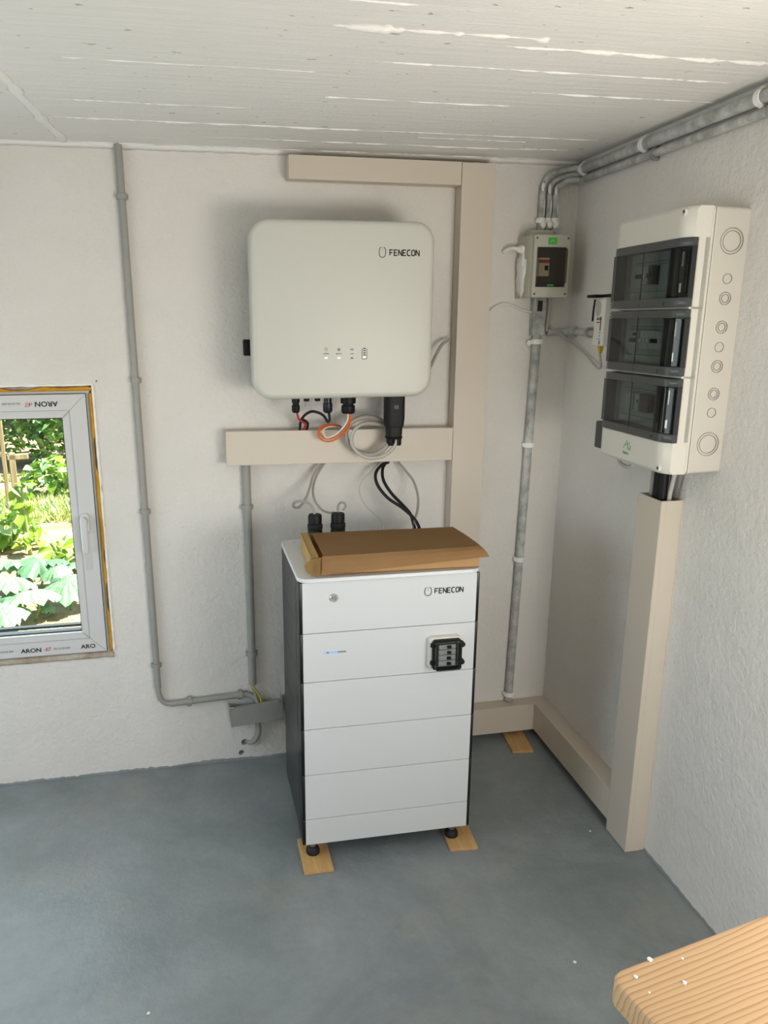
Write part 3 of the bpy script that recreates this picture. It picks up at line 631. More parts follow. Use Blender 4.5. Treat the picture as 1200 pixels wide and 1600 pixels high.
# ------------------------------------------------------------------ network adapter on the right wall
na = thing('network_adapter', 'white powerline network adapter with vent slots beside the large distribution box', 'adapter', RP(.337, 1.450, 0), ROTR)
bm = bmesh.new(); box(bm, -.031, .031, -.066, -.004, 0, .136, .004, 3); put('adapter_case', bm, M_CWHITE, na, smooth=True)
for i, z in enumerate([.012, .020] + [.040 + .0085 * k for k in range(7)] + [.108 + .0075 * k for k in range(4)]):
    bm = bmesh.new(); box(bm, .0308, .0314, -.050, -.022, z, z + .0022); put('vent_slot', bm, M_DGREY, na)
bm = bmesh.new(); rprism(bm, .032, .045, .0158, -.066, -.0668, cx=-.008, cz=.108, n=10); put('button', bm, M_CLGREY, na)
bm = bmesh.new(); box(bm, .010, .015, -.0668, -.0658, .044, .084); put('red_stripe', bm, M_DARKRED, na)
bm = bmesh.new(); box(bm, .010, .015, -.0668, -.0658, .004, .016); put('red_stripe', bm, M_DARKRED, na)
text('lettering', 'dLAN', .012, M_INK, na, -.013, -.0664, .078, bold=.0002); text('lettering', 'Network', .0055, M_INK, na, -.013, -.0664, .068)
for z in (.020, .029, .038):
    bm = bmesh.new(); ring(bm, (.012, z), .0016, .0026, -.0657, -.0666, 12); put('indicator_light', bm, M_GREENINK, na)
    bm = bmesh.new(); box(bm, -.010 if z < .025 else .002, .007, -.0665, -.0658, z - .0006, z + .0006); put('printed_line', bm, M_GREYINK, na)
bm = bmesh.new(); loft(bm, [[(x * k + .002, y * k - .055, z) for x, y in ((-.007, -.006), (.007, -.006), (.007, .006), (-.007, .006))] for z, k in ((.002, 1), (-.006, 1), (-.020, .6), (-.022, .5))]); put('plug_boot', bm, M_YELLOW, na)
ab = thing('mounting_arm', 'black mounting arm with hanging rod over the network adapter', 'bracket', RP(.337, 1.5875, 0), ROTR)
bm = bmesh.new(); box(bm, -.028, .075, -.060, 0, .002, .010, .002, 1); put('arm', bm, M_BLACK, ab)
bm = bmesh.new(); box(bm, -.050, .002, -.086, -.055, .0005, .0095, .003, 2); put('arm_tip', bm, M_BLACK, ab, smooth=True)
bm = bmesh.new(); tube(bm, [(-.034, -.066, -.004), (-.038, -.066, -.03), (-.044, -.064, -.066)], .0030, 10); put('rod', bm, M_BLACK, ab, smooth='all')
pa = thing('power_adapter', 'small black box behind the lower edge of the large distribution box', 'adapter', RP(.49, 1.160, 0), ROTR)
bm = bmesh.new(); box(bm, -.072, .075, -.092, -.0, 0, .078, .004, 2); put('adapter_case', bm, M_DGREY, pa, smooth=True)
bm = bmesh.new(); box(bm, -.0735, -.0715, -.07, -.02, .015, .062, .0005, 1); put('cover_plate', bm, M_BLACK, pa)

# ------------------------------------------------------------------ large distribution box on the right wall
S0, S1, BZ0, BZ1 = .556, .882, 1.163, 1.769
db = thing('distribution_box', 'large off-white distribution box with three smoked doors on the right wall', 'distribution box', RP((S0 + S1) / 2, BZ0, 0), ROTR)
bw = S1 - S0; bh = BZ1 - BZ0; hb = bw / 2
bm = bmesh.new(); rings = []
for y, w, h in ((0, bw - .004, bh - .004), (-.084, bw, bh)): rings.append([(x, y, bh / 2 + z) for x, z in rrpts(w, h, .008, 4)])
loft(bm, rings); base = put('back_box', bm, M_ENC2, db, smooth=True)
bm = bmesh.new(); rprism(bm, bw + .003, bh + .003, .010, -.084, -.0865, cz=bh / 2, n=5); rprism(bm, bw - .004, bh - .004, .010, -.0865, -.0885, cz=bh / 2, n=5); rprism(bm, bw + .002, bh + .002, .010, -.0885, -.094, cz=bh / 2, n=5); put('rim', bm, M_ENC, db, smooth=True)
def cover_prof(x, inset=0):
    """front depth of the curved cover across its width"""
    a = hb - inset; e = .035
    if x > a - e: t = (x - (a - e)) / e; return -.140 + .018 * (t ** 2)
    if x < -a + .02: t = (-a + .02 - x) / .02; return -.140 + .008 * t * t
    return -.140
def cover_block(bm, z0, z1, y_back=-.093, inset=0, dy=0, zr0=0, zr1=0):
    xs = [-hb + inset + i * (2 * (hb - inset)) / 24 for i in range(25)]; rings = []
    for x in xs:
        y = cover_prof(x, inset) + dy
        rings.append([(x, y_back, z0), (x, y_back, z1), (x, y + zr1, z1), (x, y, z1 - zr1), (x, y, z0 + zr0), (x, y + zr0, z0)])
    loft(bm, rings)
D = [(1.240, 1.389), (1.397, 1.546), (1.553, 1.702)]; D = [(a - BZ0, b - BZ0) for a, b in D]
bm = bmesh.new(); cover_block(bm, D[2][1] + .001, bh, dy=-.010, zr1=.008, zr0=.0005); put('top_cover', bm, M_ENC, db, smooth=True)
bm = bmesh.new(); cover_block(bm, 0, D[0][0] - .001, dy=-.010, zr0=.008, zr1=.0005); put('bottom_cover', bm, M_ENC, db, smooth=True)
bm = bmesh.new()
for x0, x1 in ((-hb, -hb + .012), (hb - .010, hb)): box(bm, x0, x1, -.122, -.093, D[0][0] - .001, D[2][1] + .001)
for z in (D[0][1] + .002, D[1][1] + .002): box(bm, -hb, hb, -.128, -.093, z, z + .0045)
box(bm, -hb, hb, -.104, -.090, D[0][0], D[2][1]); put('inner_mask', bm, M_ENC, db)
# knockouts on the near side
def side_ring(z, y, r0, r1):
    bm = bmesh.new(); n = 36
    f = lambda r, x: [(x, y + r * math.cos(2 * math.pi * i / n), z + r * math.sin(2 * math.pi * i / n)) for i in range(n)]
    vs = [[bm.verts.new(p) for p in q] for q in (f(r0, hb - .001), f(r0, hb + .0004), f(r1, hb + .0004), f(r1, hb - .001))]
    for a, b in zip(vs, vs[1:] + vs[:1]):
        for i in range(n): bm.faces.new((a[i], a[(i + 1) % n], b[(i + 1) % n], b[i]))
    return put('knockout', bm, M_LINE, db)
for z, rs in ((1.695, (.0285, .0225)), (1.614, (.0115,)), (1.571, (.0145, .0095)), (1.507, (.0145, .0095)), (1.462, (.0115,)), (1.418, (.0145, .0095)), (1.354, (.0145, .0095)), (1.310, (.0115,)), (1.235, (.0285, .0225))):
    for r in rs: side_ring(z - BZ0, -.040, r - .0010, r)
for z, s in ((bh - .012, 1), (.012, -1)):
    bm = bmesh.new(); cyl(bm, (hb - .026, -.1505, z), (hb - .026, -.118, z), .009, .006, 20); put('screw_recess', bm, M_ENC, db, smooth=True)
    bm = bmesh.new(); cyl(bm, (hb - .024, -.1512, z + .001), (hb - .024, -.120, z + .001), .0034, n=12); put('screw', bm, M_GASKET, db)
# doors
def door(z0, z1, kind):
    fr = []
    h = z1 - z0
    d = bpy.data.objects.new('door', None); COL.objects.link(d); d.parent = db; d.location = (0, -.010, z0)
    for a, b in ((0, .020), (h - .018, h)):
        bm = bmesh.new(); cover_block(bm, a, b, -.110, 0, -.003, .001, .001); put('door_rail', bm, M_SMOKEF, d, smooth=True)
    bm = bmesh.new(); box(bm, -hb, -hb + .020, -.139, -.112, .020, h - .018); box(bm, -hb + .0215, -hb + .0235, -.1435, -.139, .020, h - .018); put('door_stile', bm, M_SMOKEF, d)
    bm = bmesh.new(); box(bm, -hb + .020, hb - .060, -.1425, -.1405, .020, h - .018); put('door_pane', bm, M_SMOKE, d)
    bm = bmesh.new(); box(bm, hb - .0600, hb - .0575, -.1432, -.112, .018, h - .016); put('door_edge', bm, M_GASKET, d)
    bm = bmesh.new(); box(bm, hb - .0045, hb, -.124, -.110, .018, h - .016); put('door_edge', bm, M_GASKET, d)
    bm = bmesh.new(); box(bm, -.0015 - .01, .0 - .01, -.1432, -.1405, 0, h); put('door_edge', bm, M_GASKET, d)  # thin dark upright line down the door
    bm = bmesh.new(); n = 12; rings = []
    for z in (.022, h - .020):
        rings.append([(hb - .056 + .050 * i / n, cover_prof(hb - .056 + .050 * i / n) - .0015, z) for i in range(n + 1)] + [(hb - .006, -.120, z), (hb - .056, -.1385, z)])
    loft(bm, rings); put('latch_window', bm, M_SMOKE, d, smooth=True)
    bm = bmesh.new(); box(bm, hb - .054, hb - .012, -.116, -.110, .022, h - .020); cyl(bm, (hb - .034, -.122, .030), (hb - .034, -.122, h - .028), .007, n=16); cyl(bm, (hb - .018, -.118, .030), (hb - .018, -.118, h - .028), .004, n=12); put('hinge_rod', bm, M_DGREY, d, smooth=True)
    bm = bmesh.new(); cyl(bm, (hb - .030, -.126, h - .060), (hb - .030, -.126, h - .028), .0028, n=10); cyl(bm, (hb - .030, -.126, .032), (hb - .030, -.126, .052), .004, n=10); put('hinge_pin', bm, M_CHROME, d, smooth=True)
    bm = bmesh.new(); outline(bm, [(hb - .064, .004), (hb - .064, .011), (hb - .054, .011)], .0015, -.1431, -.1442); put('finger_notch', bm, M_GASKET, d)
    # what is mounted behind the door
    bm = bmesh.new(); box(bm, -hb + .022, hb - .062, -.0985, -.0955, .016, h - .012); put('mask_plate', bm, M_MODULE, d)
    bm = bmesh.new(); box(bm, -hb + .030, hb - .066, -.1000, -.0984, .022, .040); lab = put('paper_strip', bm, M_PAPER, d)
    bm = bmesh.new(); box(bm, -hb + .030, hb - .066, -.1004, -.0999, .0385, .0405); put('green_line', bm, M_GREENINK, lab)
    for k in range(4):
        bm = bmesh.new(); box(bm, -hb + .040 + .003 * k, hb - .07 - .004 * k, -.1004, -.0999, .0245 + .0035 * k, .0252 + .0035 * k); put('printed_line', bm, M_GREYINK, lab)
    bm = bmesh.new(); box(bm, -hb + .045, hb - .066, -.0995, -.0984, .110, .1112); box(bm, -hb + .045, hb - .066, -.0995, -.0984, .1035, .1045); put('module_line', bm, M_DGREY, d)
    def breaker(x, w, col=M_MODULE, lev=True, zc=.078):
        bm = bmesh.new(); box(bm, x, x + w - .0008, -.118, -.098, zc - .022, zc + .023, .0008, 1); b = put('breaker', bm, col, d)
        if lev: bm = bmesh.new(); box(bm, x + .003, x + w - .004, -.124, -.118, zc - .006, zc + .004, .001, 1); put('lever', bm, M_BLACK if (int(x * 1000) % 3) else M_PAPER, b)
        return b
    if kind == 0:
        for k in range(3): breaker(-.080 + .0175 * k, .0175)
        b = breaker(-.026, .020, M_DGREY)
        for a, c in ((-.020, .094), (-.016, .084), (-.018, .068)):
            bm = bmesh.new(); cyl(bm, (a, -.1185, c), (a, -.1195, c), .0025, n=10); put('terminal', bm, M_BLACK, b)
        bm = bmesh.new(); cyl(bm, (.075, -.0985, .085), (.075, -.0995, .085), .004, n=12); put('knob', bm, M_DGREY, d)
    elif kind == 1:
        b = breaker(-.082, .034, M_MODULE, True); bm = bmesh.new(); box(bm, -.072, -.056, -.1186, -.1179, .088, .096); put('blue_label', bm, M_BLUE, b)
        for k in range(7): breaker(-.036 + .0175 * k, .0175)
    else:
        breaker(-.082, .034, M_MODULE, False); b = breaker(-.034, .022, M_MODULE, False)
        bm = bmesh.new(); cyl(bm, (-.020, -.1178, .082), (-.020, -.1192, .082), .004, n=12); put('button', bm, M_BLACK, b)
        breaker(-.008, .040, M_DGREY, False)
        b = breaker(.060, .022, M_PAPER, False)
        for a, c in ((.090, .101), (.056, .068)):
            bm = bmesh.new(); box(bm, .060, .081, -.1192, -.1179, a, c); put('red_cap', bm, M_REDINK, b)
    return d
door(*D[2], 0); door(*D[1], 1); door(*D[0], 2)
# emblem on the bottom cover
def strokes(name, lines, s, x, y, z, w, m, parent):
    bm = bmesh.new()
    for l in lines: outline(bm, [(x + a * s, z + b * s) for a, b in l], w, y - .0002, y + .0004)
    return put(name, bm, m, parent)
strokes('emblem', [[(-9, -4), (-1, 8), (4, -5)], [(-6, 1), (3, 3)], [(0, 2), (8, 6)], [(1, 0), (5, -3), (9, -2)], [(7, 2), (11, -1), (9, -5), (4, -5)]],   .0018, -.012, -.1502, .045, .0018, M_GREENINK, db)
text('lettering', 'Elektro', .010, M_GREENINK, db, -.029, -.1504, .026)
bm = bmesh.new(); box(bm, -.0112, -.0104, -.1503, -.1498, .062, .076); box(bm, -.0112, -.0104, -.1503, -.1498, D[2][1] + .004, bh - .008); put('pale_line', bm, M_PAPER, db)  # thin pale upright line on the top and bottom covers
# cables between box and trunking
for a, dd, r, m, nm, lab in ((.660, .036, .008, M_CGREY, 'grey_cable', 'grey cable between large distribution box and open trunking'), (.688, .036, .014, M_BLACK, 'black_cable', 'thick black cable between large distribution box and open trunking, further from camera'),
                             (.715, .040, .012, M_BLACK, 'black_cable', 'thick black cable between large distribution box and open trunking, nearer to camera'), (.700, .018, .009, M_DGREY, 'black_cable', 'dark cable behind the two thick black ones under the distribution box'),
                             (.742, .030, .0055, M_CLGREY, 'pale_cable', 'slim pale cable beside the black ones under the distribution box')):
    k = 0 if nm != 'pale_cable' else .008
    cable(nm, [RP(a + k * .6, 1.176, dd), RP(a + k * .5, 1.14, dd), RP(a - k, 1.08, dd), RP(a - k * 1.2, 1.03, dd), RP(a - k * 1.2, .95, dd)], r, m, lab, n=14)
cable('loop_cable', [RW(968, 700, .10), RW(967, 716, .10), RW(970, 724, .10), RW(979, 729, .10), RW(987, 728, .10), RW(990, 722, .10), RW(990, 705, .10)], .0050, M_CLGREY, 'short pale cable loop under the large distribution box')

# ------------------------------------------------------------------ inverter
IX, IZ0, IW, IH = -.826, 1.302, .540, .498
iv = thing('inverter', 'white rounded-square wall unit with small logo above the middle trunking', 'inverter', (IX, 0, IZ0))
bm = bmesh.new(); box(bm, -.20, .20, -.022, 0, .10, .44, .002, 1); put('wall_bracket', bm, M_STEEL, iv)
bm = bmesh.new(); box(bm, -.235, .235, -.165, -.022, .012, .475, .006, 2); body = put('housing', bm, M_INVB, iv)
bm = bmesh.new()
for i in range(16): box(bm, -.21 + .028 * i, -.206 + .028 * i, -.150, -.035, .475, .485)
put('cooling_fins', bm, M_INVB, iv)
bm = bmesh.new(); rprism(bm, IW, IH, .058, -.165, -.232, .016, 12, cz=IH / 2); put('front_cover', bm, M_INV, iv, smooth='all')
YF = -.2322
def L(px, py): p = B(px, py, .232); return p.x - IX, p.z - IZ0
def brand(parent, xi, zi, wi, hi, xt, zt, size, y, extra=0):
    bm = bmesh.new(); P = rrpts(wi, hi, wi * .48, 8); q = P[6:] + P[:4]
    P2 = [p for p in P if not (p[1] > hi * .44 and abs(p[0]) < wi * .2)]
    i0 = max(range(len(P2)), key=lambda i: (P2[(i + 1) % len(P2)][0] - P2[i][0]) ** 2 + (P2[(i + 1) % len(P2)][1] - P2[i][1]) ** 2 if P2[i][1] > 0 and P2[(i + 1) % len(P2)][1] > hi * .3 else -1)
    P2 = P2[i0 + 1:] + P2[:i0 + 1]
    outline(bm, [(xi + a, zi + b) for a, b in P2], wi * .11, y - .0002, y + .0003); put('brand_emblem', bm, M_INK, parent)
    bm = bmesh.new()
    for k in range(4): box(bm, xi - wi * .05, xi + wi * .05, y - .0002, y + .0003, zi + hi * (.46 - .13 * k), zi + hi * (.52 - .13 * k))
    put('emblem_dots', bm, M_GREYINK, parent)
    # squared technical capitals drawn stroke by stroke
    s = size; adv = s * .80; w = s * .215; a = .62 * s
    G_ = {'F': [[(a, 1), (0, 1), (0, 0)], [(0, .5), (a * .85, .5)]], 'E': [[(a, 1), (0, 1), (0, 0), (a, 0)], [(0, .5), (a * .85, .5)]], 'N': [[(0, 0), (0, 1), (a, 0), (a, 1)]],
          'C': [[(a, 1), (a * .3, 1), (0, .8), (0, .2), (a * .3, 0), (a, 0)]], 'O': [[(a * .3, 1), (0, .8), (0, .2), (a * .3, 0), (a * .7, 0), (a, .2), (a, .8), (a * .7, 1), (a * .3, 1)]]}
    bm = bmesh.new()
    for i, ch in enumerate('FENECON'):
        for l in G_[ch]:
            q = [(xt + i * adv * 1.09 + u, zt - s / 2 + v * s) for u, v in l]
            for k, (p0, p1) in enumerate(zip(q, q[1:])):
                dx, dz = p1[0] - p0[0], p1[1] - p0[1]; ln = math.hypot(dx, dz); e = w * .42
                a0 = e if k else 0; a1 = e if k < len(q) - 2 else 0
                if ch in 'FEC' and len(q) == 2: a0 = 0
                outline(bm, [(p0[0] - dx / ln * a0, p0[1] - dz / ln * a0), (p1[0] + dx / ln * a1, p1[1] + dz / ln * a1)], w, y - .0002, y + .0003)
    put('brand_lettering', bm, M_INK, parent)
xi, zi = L(597.5, 394); xt, zt = L(608, 394.8); xe, _ = L(646, 395)
brand(iv, xi, zi, .0185, .028, xt + .002, zt, .0150, YF)
# status icons
x1, z1 = L(509.5, 546); bm = bmesh.new(); ring(bm, (x1, z1), .0038, .0048, YF - .0003, YF + .0003, 20); outline(bm, [(x1, z1), (x1, z1 + .004)], .001, YF - .0003, YF + .0003); put('status_icon', bm, M_GREYINK, iv)
x2, z2 = L(529.5, 546); bm = bmesh.new(); ring(bm, (x2, z2), .0038, .0046, YF - .0003, YF + .0003, 20); box(bm, x2 - .0016, x2 + .0016, YF - .0003, YF + .0003, z2 - .003, z2 + .002); put('status_icon', bm, M_INK, iv)
x3, z3 = L(549.8, 546); bm = bmesh.new(); outline(bm, [(x3 - .0035, z3 + .003), (x3 - .0035, z3 - .003)], .0014, YF - .0003, YF + .0003); outline(bm, [(x3 + .0035, z3 + .003), (x3 + .0035, z3 - .003)], .0014, YF - .0003, YF + .0003); outline(bm, [(x3 - .002, z3), (x3 + .002, z3)], .002, YF - .0003, YF + .0003); put('status_icon', bm, M_INK, iv)
for px, t in ((509.5, 'SYSTEM'), (529.5, 'BACK-UP'), (549.8, 'COM')):
    a, b = L(px, 552.8); text('lettering', t, .0044, M_INK, iv, a, YF - .0003, b, align='CENTER')
for px, m in ((509.5, M_LEDG), (529.5, M_LEDG), (549.8, M_INK)):
    a, b = L(px, 559.4); bm = bmesh.new(); box(bm, a - .0038, a + .0038, YF - .0005, YF + .0003, b - .0015, b + .0015); put('status_light', bm, m, iv)
a, b = L(569.4, 553); bm = bmesh.new(); outline(bm, [(a + u, b + v) for u, v in rrpts(.0145, .030, .003, 3)], .0013, YF - .0003, YF + .0003, True); box(bm, a - .003, a + .003, YF - .0003, YF + .0003, b + .015, b + .0172); put('battery_icon', bm, M_INK, iv)
for k in range(4):
    bm = bmesh.new(); box(bm, a - .0038, a + .0038, YF - .0005, YF + .0003, b + .0082 - .0062 * k, b + .0108 - .0062 * k); put('battery_bar', bm, M_INK if k < 3 else M_LEDG, iv)
# dc switch on the left side
bm = bmesh.new(); lathe(bm, [(.016, 0), (.016, .02), (.013, .022)], (-.235, -.11, 1.447 - IZ0), (-1, 0, 0), 20); box(bm, -.286, -.255, -.124, -.096, 1.424 - IZ0, 1.472 - IZ0, .004, 2, M=None); put('switch_knob', bm, M_BLACK, iv, smooth=True)
# sockets and plugs under the unit
def gland(px, d, prof, m=M_BLACK, name='cable_gland', parent=iv, origin=(IX, 0, IZ0), zt=IZ0 + .015, n=14):
    p = B(px, 626, d); bm = bmesh.new(); lathe(bm, [(prof[0][0], .02)] + [(r, -h - .016) for r, h in prof], (p.x - origin[0], -d - origin[1], zt - origin[2]), (0, 0, 1), n); return put(name, bm, m, parent, smooth=True)
DG = .125
gland(462, DG, [(.0125, 0), (.0125, .018), (.010, .020), (.010, .026), (.0125, .028), (.0125, .044), (.009, .050)], name='dc_plug')
gland(512, DG, [(.0125, 0), (.0125, .022), (.0150, .024), (.0150, .046), (.011, .052), (.008, .053)], M_BLUE, name='dc_plug')
gland(544, DG, [(.024, 0), (.024, .024), (.017, .026), (.017, .030), (.0215, .032), (.0215, .050), (.018, .056)], n=20)
for px in (479, 496): gland(px, DG, [(.009, 0), (.009, .014), (.006, .016)], name='blanking_plug')
# big plug cover
cp = thing('connector_hood', 'large black tapered connector hood under the white wall unit', 'connector', (B(616, 626, .13).x, -.13, 1.15))
bm = bmesh.new(); rings = []
for z, w, dd in ((.17, .060, .055), (.078, .060, .055), (.052, .056, .050), (.050, .050, .046), (.020, .047, .044), (.018, .052, .048), (.012, .046, .044)):
    rings.append([(x, y, z) for x, y in rrpts(w, dd, .012, 4)])
loft(bm, rings); put('hood', bm, M_BLACK, cp, smooth=True)
bm = bmesh.new(); box(bm, -.007, .007, -.0278, -.0272, .108, .120); put('embossed_mark', bm, M_DGREY, cp)
for dx in (-.012, .013):
    bm = bmesh.new(); lathe(bm, [(.0125, .014), (.0125, -.004), (.0105, -.010)], (dx, 0, 0), (0, 0, 1), 14); put('cable_gland', bm, M_BLACK, cp, smooth=True)
# cables under the unit
def C(l): return [B(x, y, d) for x, y, d in l]
hx_ = cp.location.x
cable('power_cable', C([(609, 682, .13), (606, 694, .13), (594, 706, .125), (576, 711, .115), (556, 704, .105), (543, 690, .10), (541, 674, .10), (549, 660, .10), (566, 652, .095), (584, 653, .08), (600, 660, .06), (610, 672, .045)]), .0080, M_CGREY, 'thicker grey cable looped from the black connector hood')
cable('power_cable', C([(620, 686, .135), (617, 696, .135), (606, 708, .13), (590, 715, .125), (570, 714, .12), (554, 702, .12), (549, 688, .12), (553, 673, .12), (567, 662, .11), (585, 662, .09), (602, 666, .07), (612, 672, .045)]), .0060, M_CLGREY, 'thinner grey cable looped from the black connector hood')
cable('sensor_wire', C([(546, 645, .125), (546, 655, .125), (541, 668, .12), (527, 681, .115), (512, 686, .11), (502, 681, .10), (500, 673, .10), (508, 667, .09), (521, 665, .07), (533, 668, .04)]), .0030, M_ORANGE, 'outer orange wire looped below the middle gland')
cable('sensor_wire', C([(544, 645, .128), (543, 656, .128), (536, 668, .122), (524, 679, .118), (511, 684, .112), (506, 678, .105), (506, 671, .10), (514, 667, .085), (526, 667, .06), (534, 670, .04)]), .0028, M_CWHITE, 'white wire looped inside the orange ones below the middle gland')
cable('sensor_wire', C([(548, 645, .122), (548, 656, .122), (543, 671, .118), (529, 684, .112), (512, 690, .108), (499, 684, .10), (497.5, 673, .098), (506, 664.5, .088), (520, 663, .07), (532, 666, .04)]), .0026, M_ORANGE, 'second orange wire, bottom of the loop below the middle gland')
cable('solar_cable', C([(463, 640, .125), (465, 649, .12), (468, 656, .11), (474, 660, .09), (477, 664, .07), (473, 676, .04)]), .0034, M_RED, 'red cable below the leftmost plug of the white wall unit')
cable('solar_cable', C([(514, 646, .125), (515, 655, .12), (512, 659, .12), (506, 650, .11), (498, 645, .105), (487, 643, .10), (477, 648, .09), (470, 658, .07), (468, 676, .04)]), .0042, M_BLACKM, 'black cable arching between the two small plugs')
cable('solar_cable', C([(472, 655, .085), (479, 659, .085), (481, 664, .07), (478, 676, .04)]), .0042, M_BLACKM, 'short black cable kinked beside the red one')
# cables under the middle trunking
cable('battery_cable', C([(505, 722, .03), (490, 742, .05), (484, 762, .08), (478, 778, .11), (468, 792, .14), (459, 792, .15), (460, 785, .17), (472, 783, .19), (484, 788, .21), (490, 797, .23), (492, 806, .235)]), .0042, M_CGREY, 'grey cable curling into the left black gland on the tower', group=None)
cable('battery_cable', C([(508, 722, .035), (494, 745, .05), (489, 765, .08), (492, 782, .12), (502, 796, .15), (514, 801, .18), (522, 801, .21), (527, 804, .235)]), .0038, M_CGREY, 'grey cable drooping from trunking to the right black gland')
cable('battery_cable', C([(529, 806, .235), (528, 792, .21), (532, 785.5, .19), (538, 786, .19), (540, 791, .195), (536, 797, .20)]), .0034, M_CGREY, 'small grey cable loop over the right black gland')
cable('link_cable', C([(607, 722, .03), (596, 727, .05), (587, 740, .08), (590, 758, .11), (606, 778, .14), (628, 793, .17), (645, 808, .20), (654, 822, .22), (658, 840, .225)]), .0052, M_BLACKM, 'black cable swinging out left before reaching the carton')
cable('link_cable', C([(604, 722, .03), (598, 732, .05), (599, 750, .08), (611, 770, .11), (628, 788, .15), (641, 803, .19), (647, 822, .215), (651, 840, .22)]), .0052, M_BLACKM, 'black cable hanging straighter beside its looping twin')
cable('link_cable', C([(622, 722, .03), (634, 736, .05), (646, 752, .08), (653, 775, .12), (652, 798, .17), (647, 815, .21), (645, 840, .22)]), .0040, M_CGREY, 'grey cable bowing right behind the carton')
cable('thin_wire', C([(594, 722, .02), (578, 738, .04), (564, 754, .05), (562, 772, .07), (573, 792, .10), (588, 806, .15), (596, 816, .19), (597, 838, .21)]), .0011, M_CLGREY, 'hair-thin pale wire hanging from the middle trunking')
cable('side_cable', [B(664, 585, .13), B(672, 574, .10), B(681, 555, .06), B(691, 538, .045), B(704, 530, .035)], .0050, M_CGREY, 'grey cable from the wall unit into the tall trunking')

# ------------------------------------------------------------------ battery tower
TX, TY, TH, TW = -1.0192, -.5985, -.012, .4868
TD = .392
tw = thing('battery_tower', 'tall white battery tower with dark sides standing on adjustable feet', 'battery', (TX, TY, 0), TH)
zb = .055
rows = [(0, .084), (.084, .227), (.227, .370), (.370, .513), (.513, .656), (.656, .801)]
for i, (a, b) in enumerate(rows):
    nm = 'plinth' if i == 0 else ('control_module' if i == 5 else 'battery_module')
    e = bpy.data.objects.new(nm, None); COL.objects.link(e); e.parent = tw; e.location = (0, 0, zb + a); h = b - a
    bm = bmesh.new(); box(bm, .0, TW, 0, .004, .0008, h - .0008, .0006, 1); box(bm, .001, TW - .001, .004, .012, .002, h - .002); put('front_panel', bm, M_WPLAST, e)
    # dark shell: sides with a rounded front column
    bm = bmesh.new(); o_ = .0070
    def prof(z):
        P = [(-.002, .010)]
        for k in range(7): t = R(90 * k / 6); P.append((-.002 - (o_ - .002) * math.sin(t) * 1, .040 - .030 * math.cos(t)))
        P += [(-o_, TD), (TW + o_, TD)]
        for k in range(7): t = R(90 - 90 * k / 6); P.append((TW + .002 + (o_ - .002) * math.sin(t) * .7, .040 - .030 * math.cos(t)))
        P += [(TW + .002, .010)]
        return [(x, y, z) for x, y in P]
    loft(bm, [prof(.0006), prof(h - .0006)]); put('side_shell', bm, M_SIDE, e, smooth=True)
    bm = bmesh.new(); box(bm, -.0092, -.0006, .0008, .085, .0004, h - .0004, .0015, 2); put('corner_strip', bm, M_GLOSSB, e, smooth=True)
    bm = bmesh.new(); box(bm, TW + .0006, TW + .0085, .0008, .070, .0004, h - .0004, .002, 2); put('corner_strip', bm, M_GLOSSB, e, smooth=True)
    if i == 5:
        kx, kz = .085, .099
        bm = bmesh.new(); lathe(bm, [(.0115, 0), (.0115, .003), (.0098, .0045), (.0085, .0045), (.0082, .003), (0.0001, .003)], (kx, 0, kz), (0, -1, 0), 24); sw = put('key_switch', bm, M_STEEL, e, smooth=True)
        bm = bmesh.new(); ring(bm, (kx, kz), .0052, .0068, -.0034, -.0028, 24); box(bm, kx - .004, kx + .004, -.0042, -.003, kz - .001, kz + .001); put('key_slot', bm, M_DGREY, sw)
        brand(e, .347, .099, .0190, .0245, .3665, .099, .0138, -.0003)
    if i == 4:
        for k in range(8):
            bm = bmesh.new(); box(bm, .0565 + .0078 * k, .0636 + .0078 * k, -.0006, .0006, .083, .0868); put('charge_light', bm, M_LEDB if k in (0, 2, 3, 4) else M_GREYINK, e)
        # breaker under hinged transparent cover
        b0 = bpy.data.objects.new('breaker_housing', None)
        bx, bz = .3955, .066
        bm = bmesh.new(); rprism(bm, .094, .092, .010, .0, -.020, .003, 6, cx=bx, cz=bz); hs = put('breaker_housing', bm, M_ENC, e, smooth=True)
        bm = bmesh.new(); box(bm, bx - .030, bx + .034, -.022, -.0198, bz - .038, bz + .034); put('opening', bm, M_GASKET, hs)
        for k in range(4):
            zc = bz - .027 + .0165 * k
            bm = bmesh.new(); box(bm, bx - .022, bx + .026, -.032, -.021, zc - .0075, zc + .0075, .001, 1); put('breaker_pole', bm, M_MODULE, hs)
            bm = bmesh.new(); box(bm, bx + .001, bx + .012, -.038, -.031, zc - .004, zc + .004, .001, 1); put('toggle', bm, M_BLACK, hs)
        bm = bmesh.new(); rprism(bm, .074, .080, .005, -.021, -.045, .003, 4, cx=bx + .002, cz=bz - .002); put('clear_cover', bm, M_SMOKE, hs, smooth=True)
        bm = bmesh.new(); outline(bm, [(bx + .002 + x, bz - .002 + z) for x, z in rrpts(.077, .083, .006, 4)], .0045, -.0205, -.030, True); outline(bm, [(bx + .002 + x, bz - .002 + z) for x, z in rrpts(.071, .077, .005, 4)], .0028, -.043, -.0465, True); put('cover_frame', bm, M_BLACK, hs)
        for z in (bz - .026, bz + .026):
            bm = bmesh.new(); cyl(bm, (bx + .045, -.020, z), (bx + .045, -.034, z), .0078, n=16); put('cover_screw', bm, M_BLACK, hs, smooth=True)
            bm = bmesh.new(); box(bm, bx - .044, bx - .032, -.028, -.019, z - .006, z + .006, .002, 2); put('hinge_lug', bm, M_BLACK, hs)
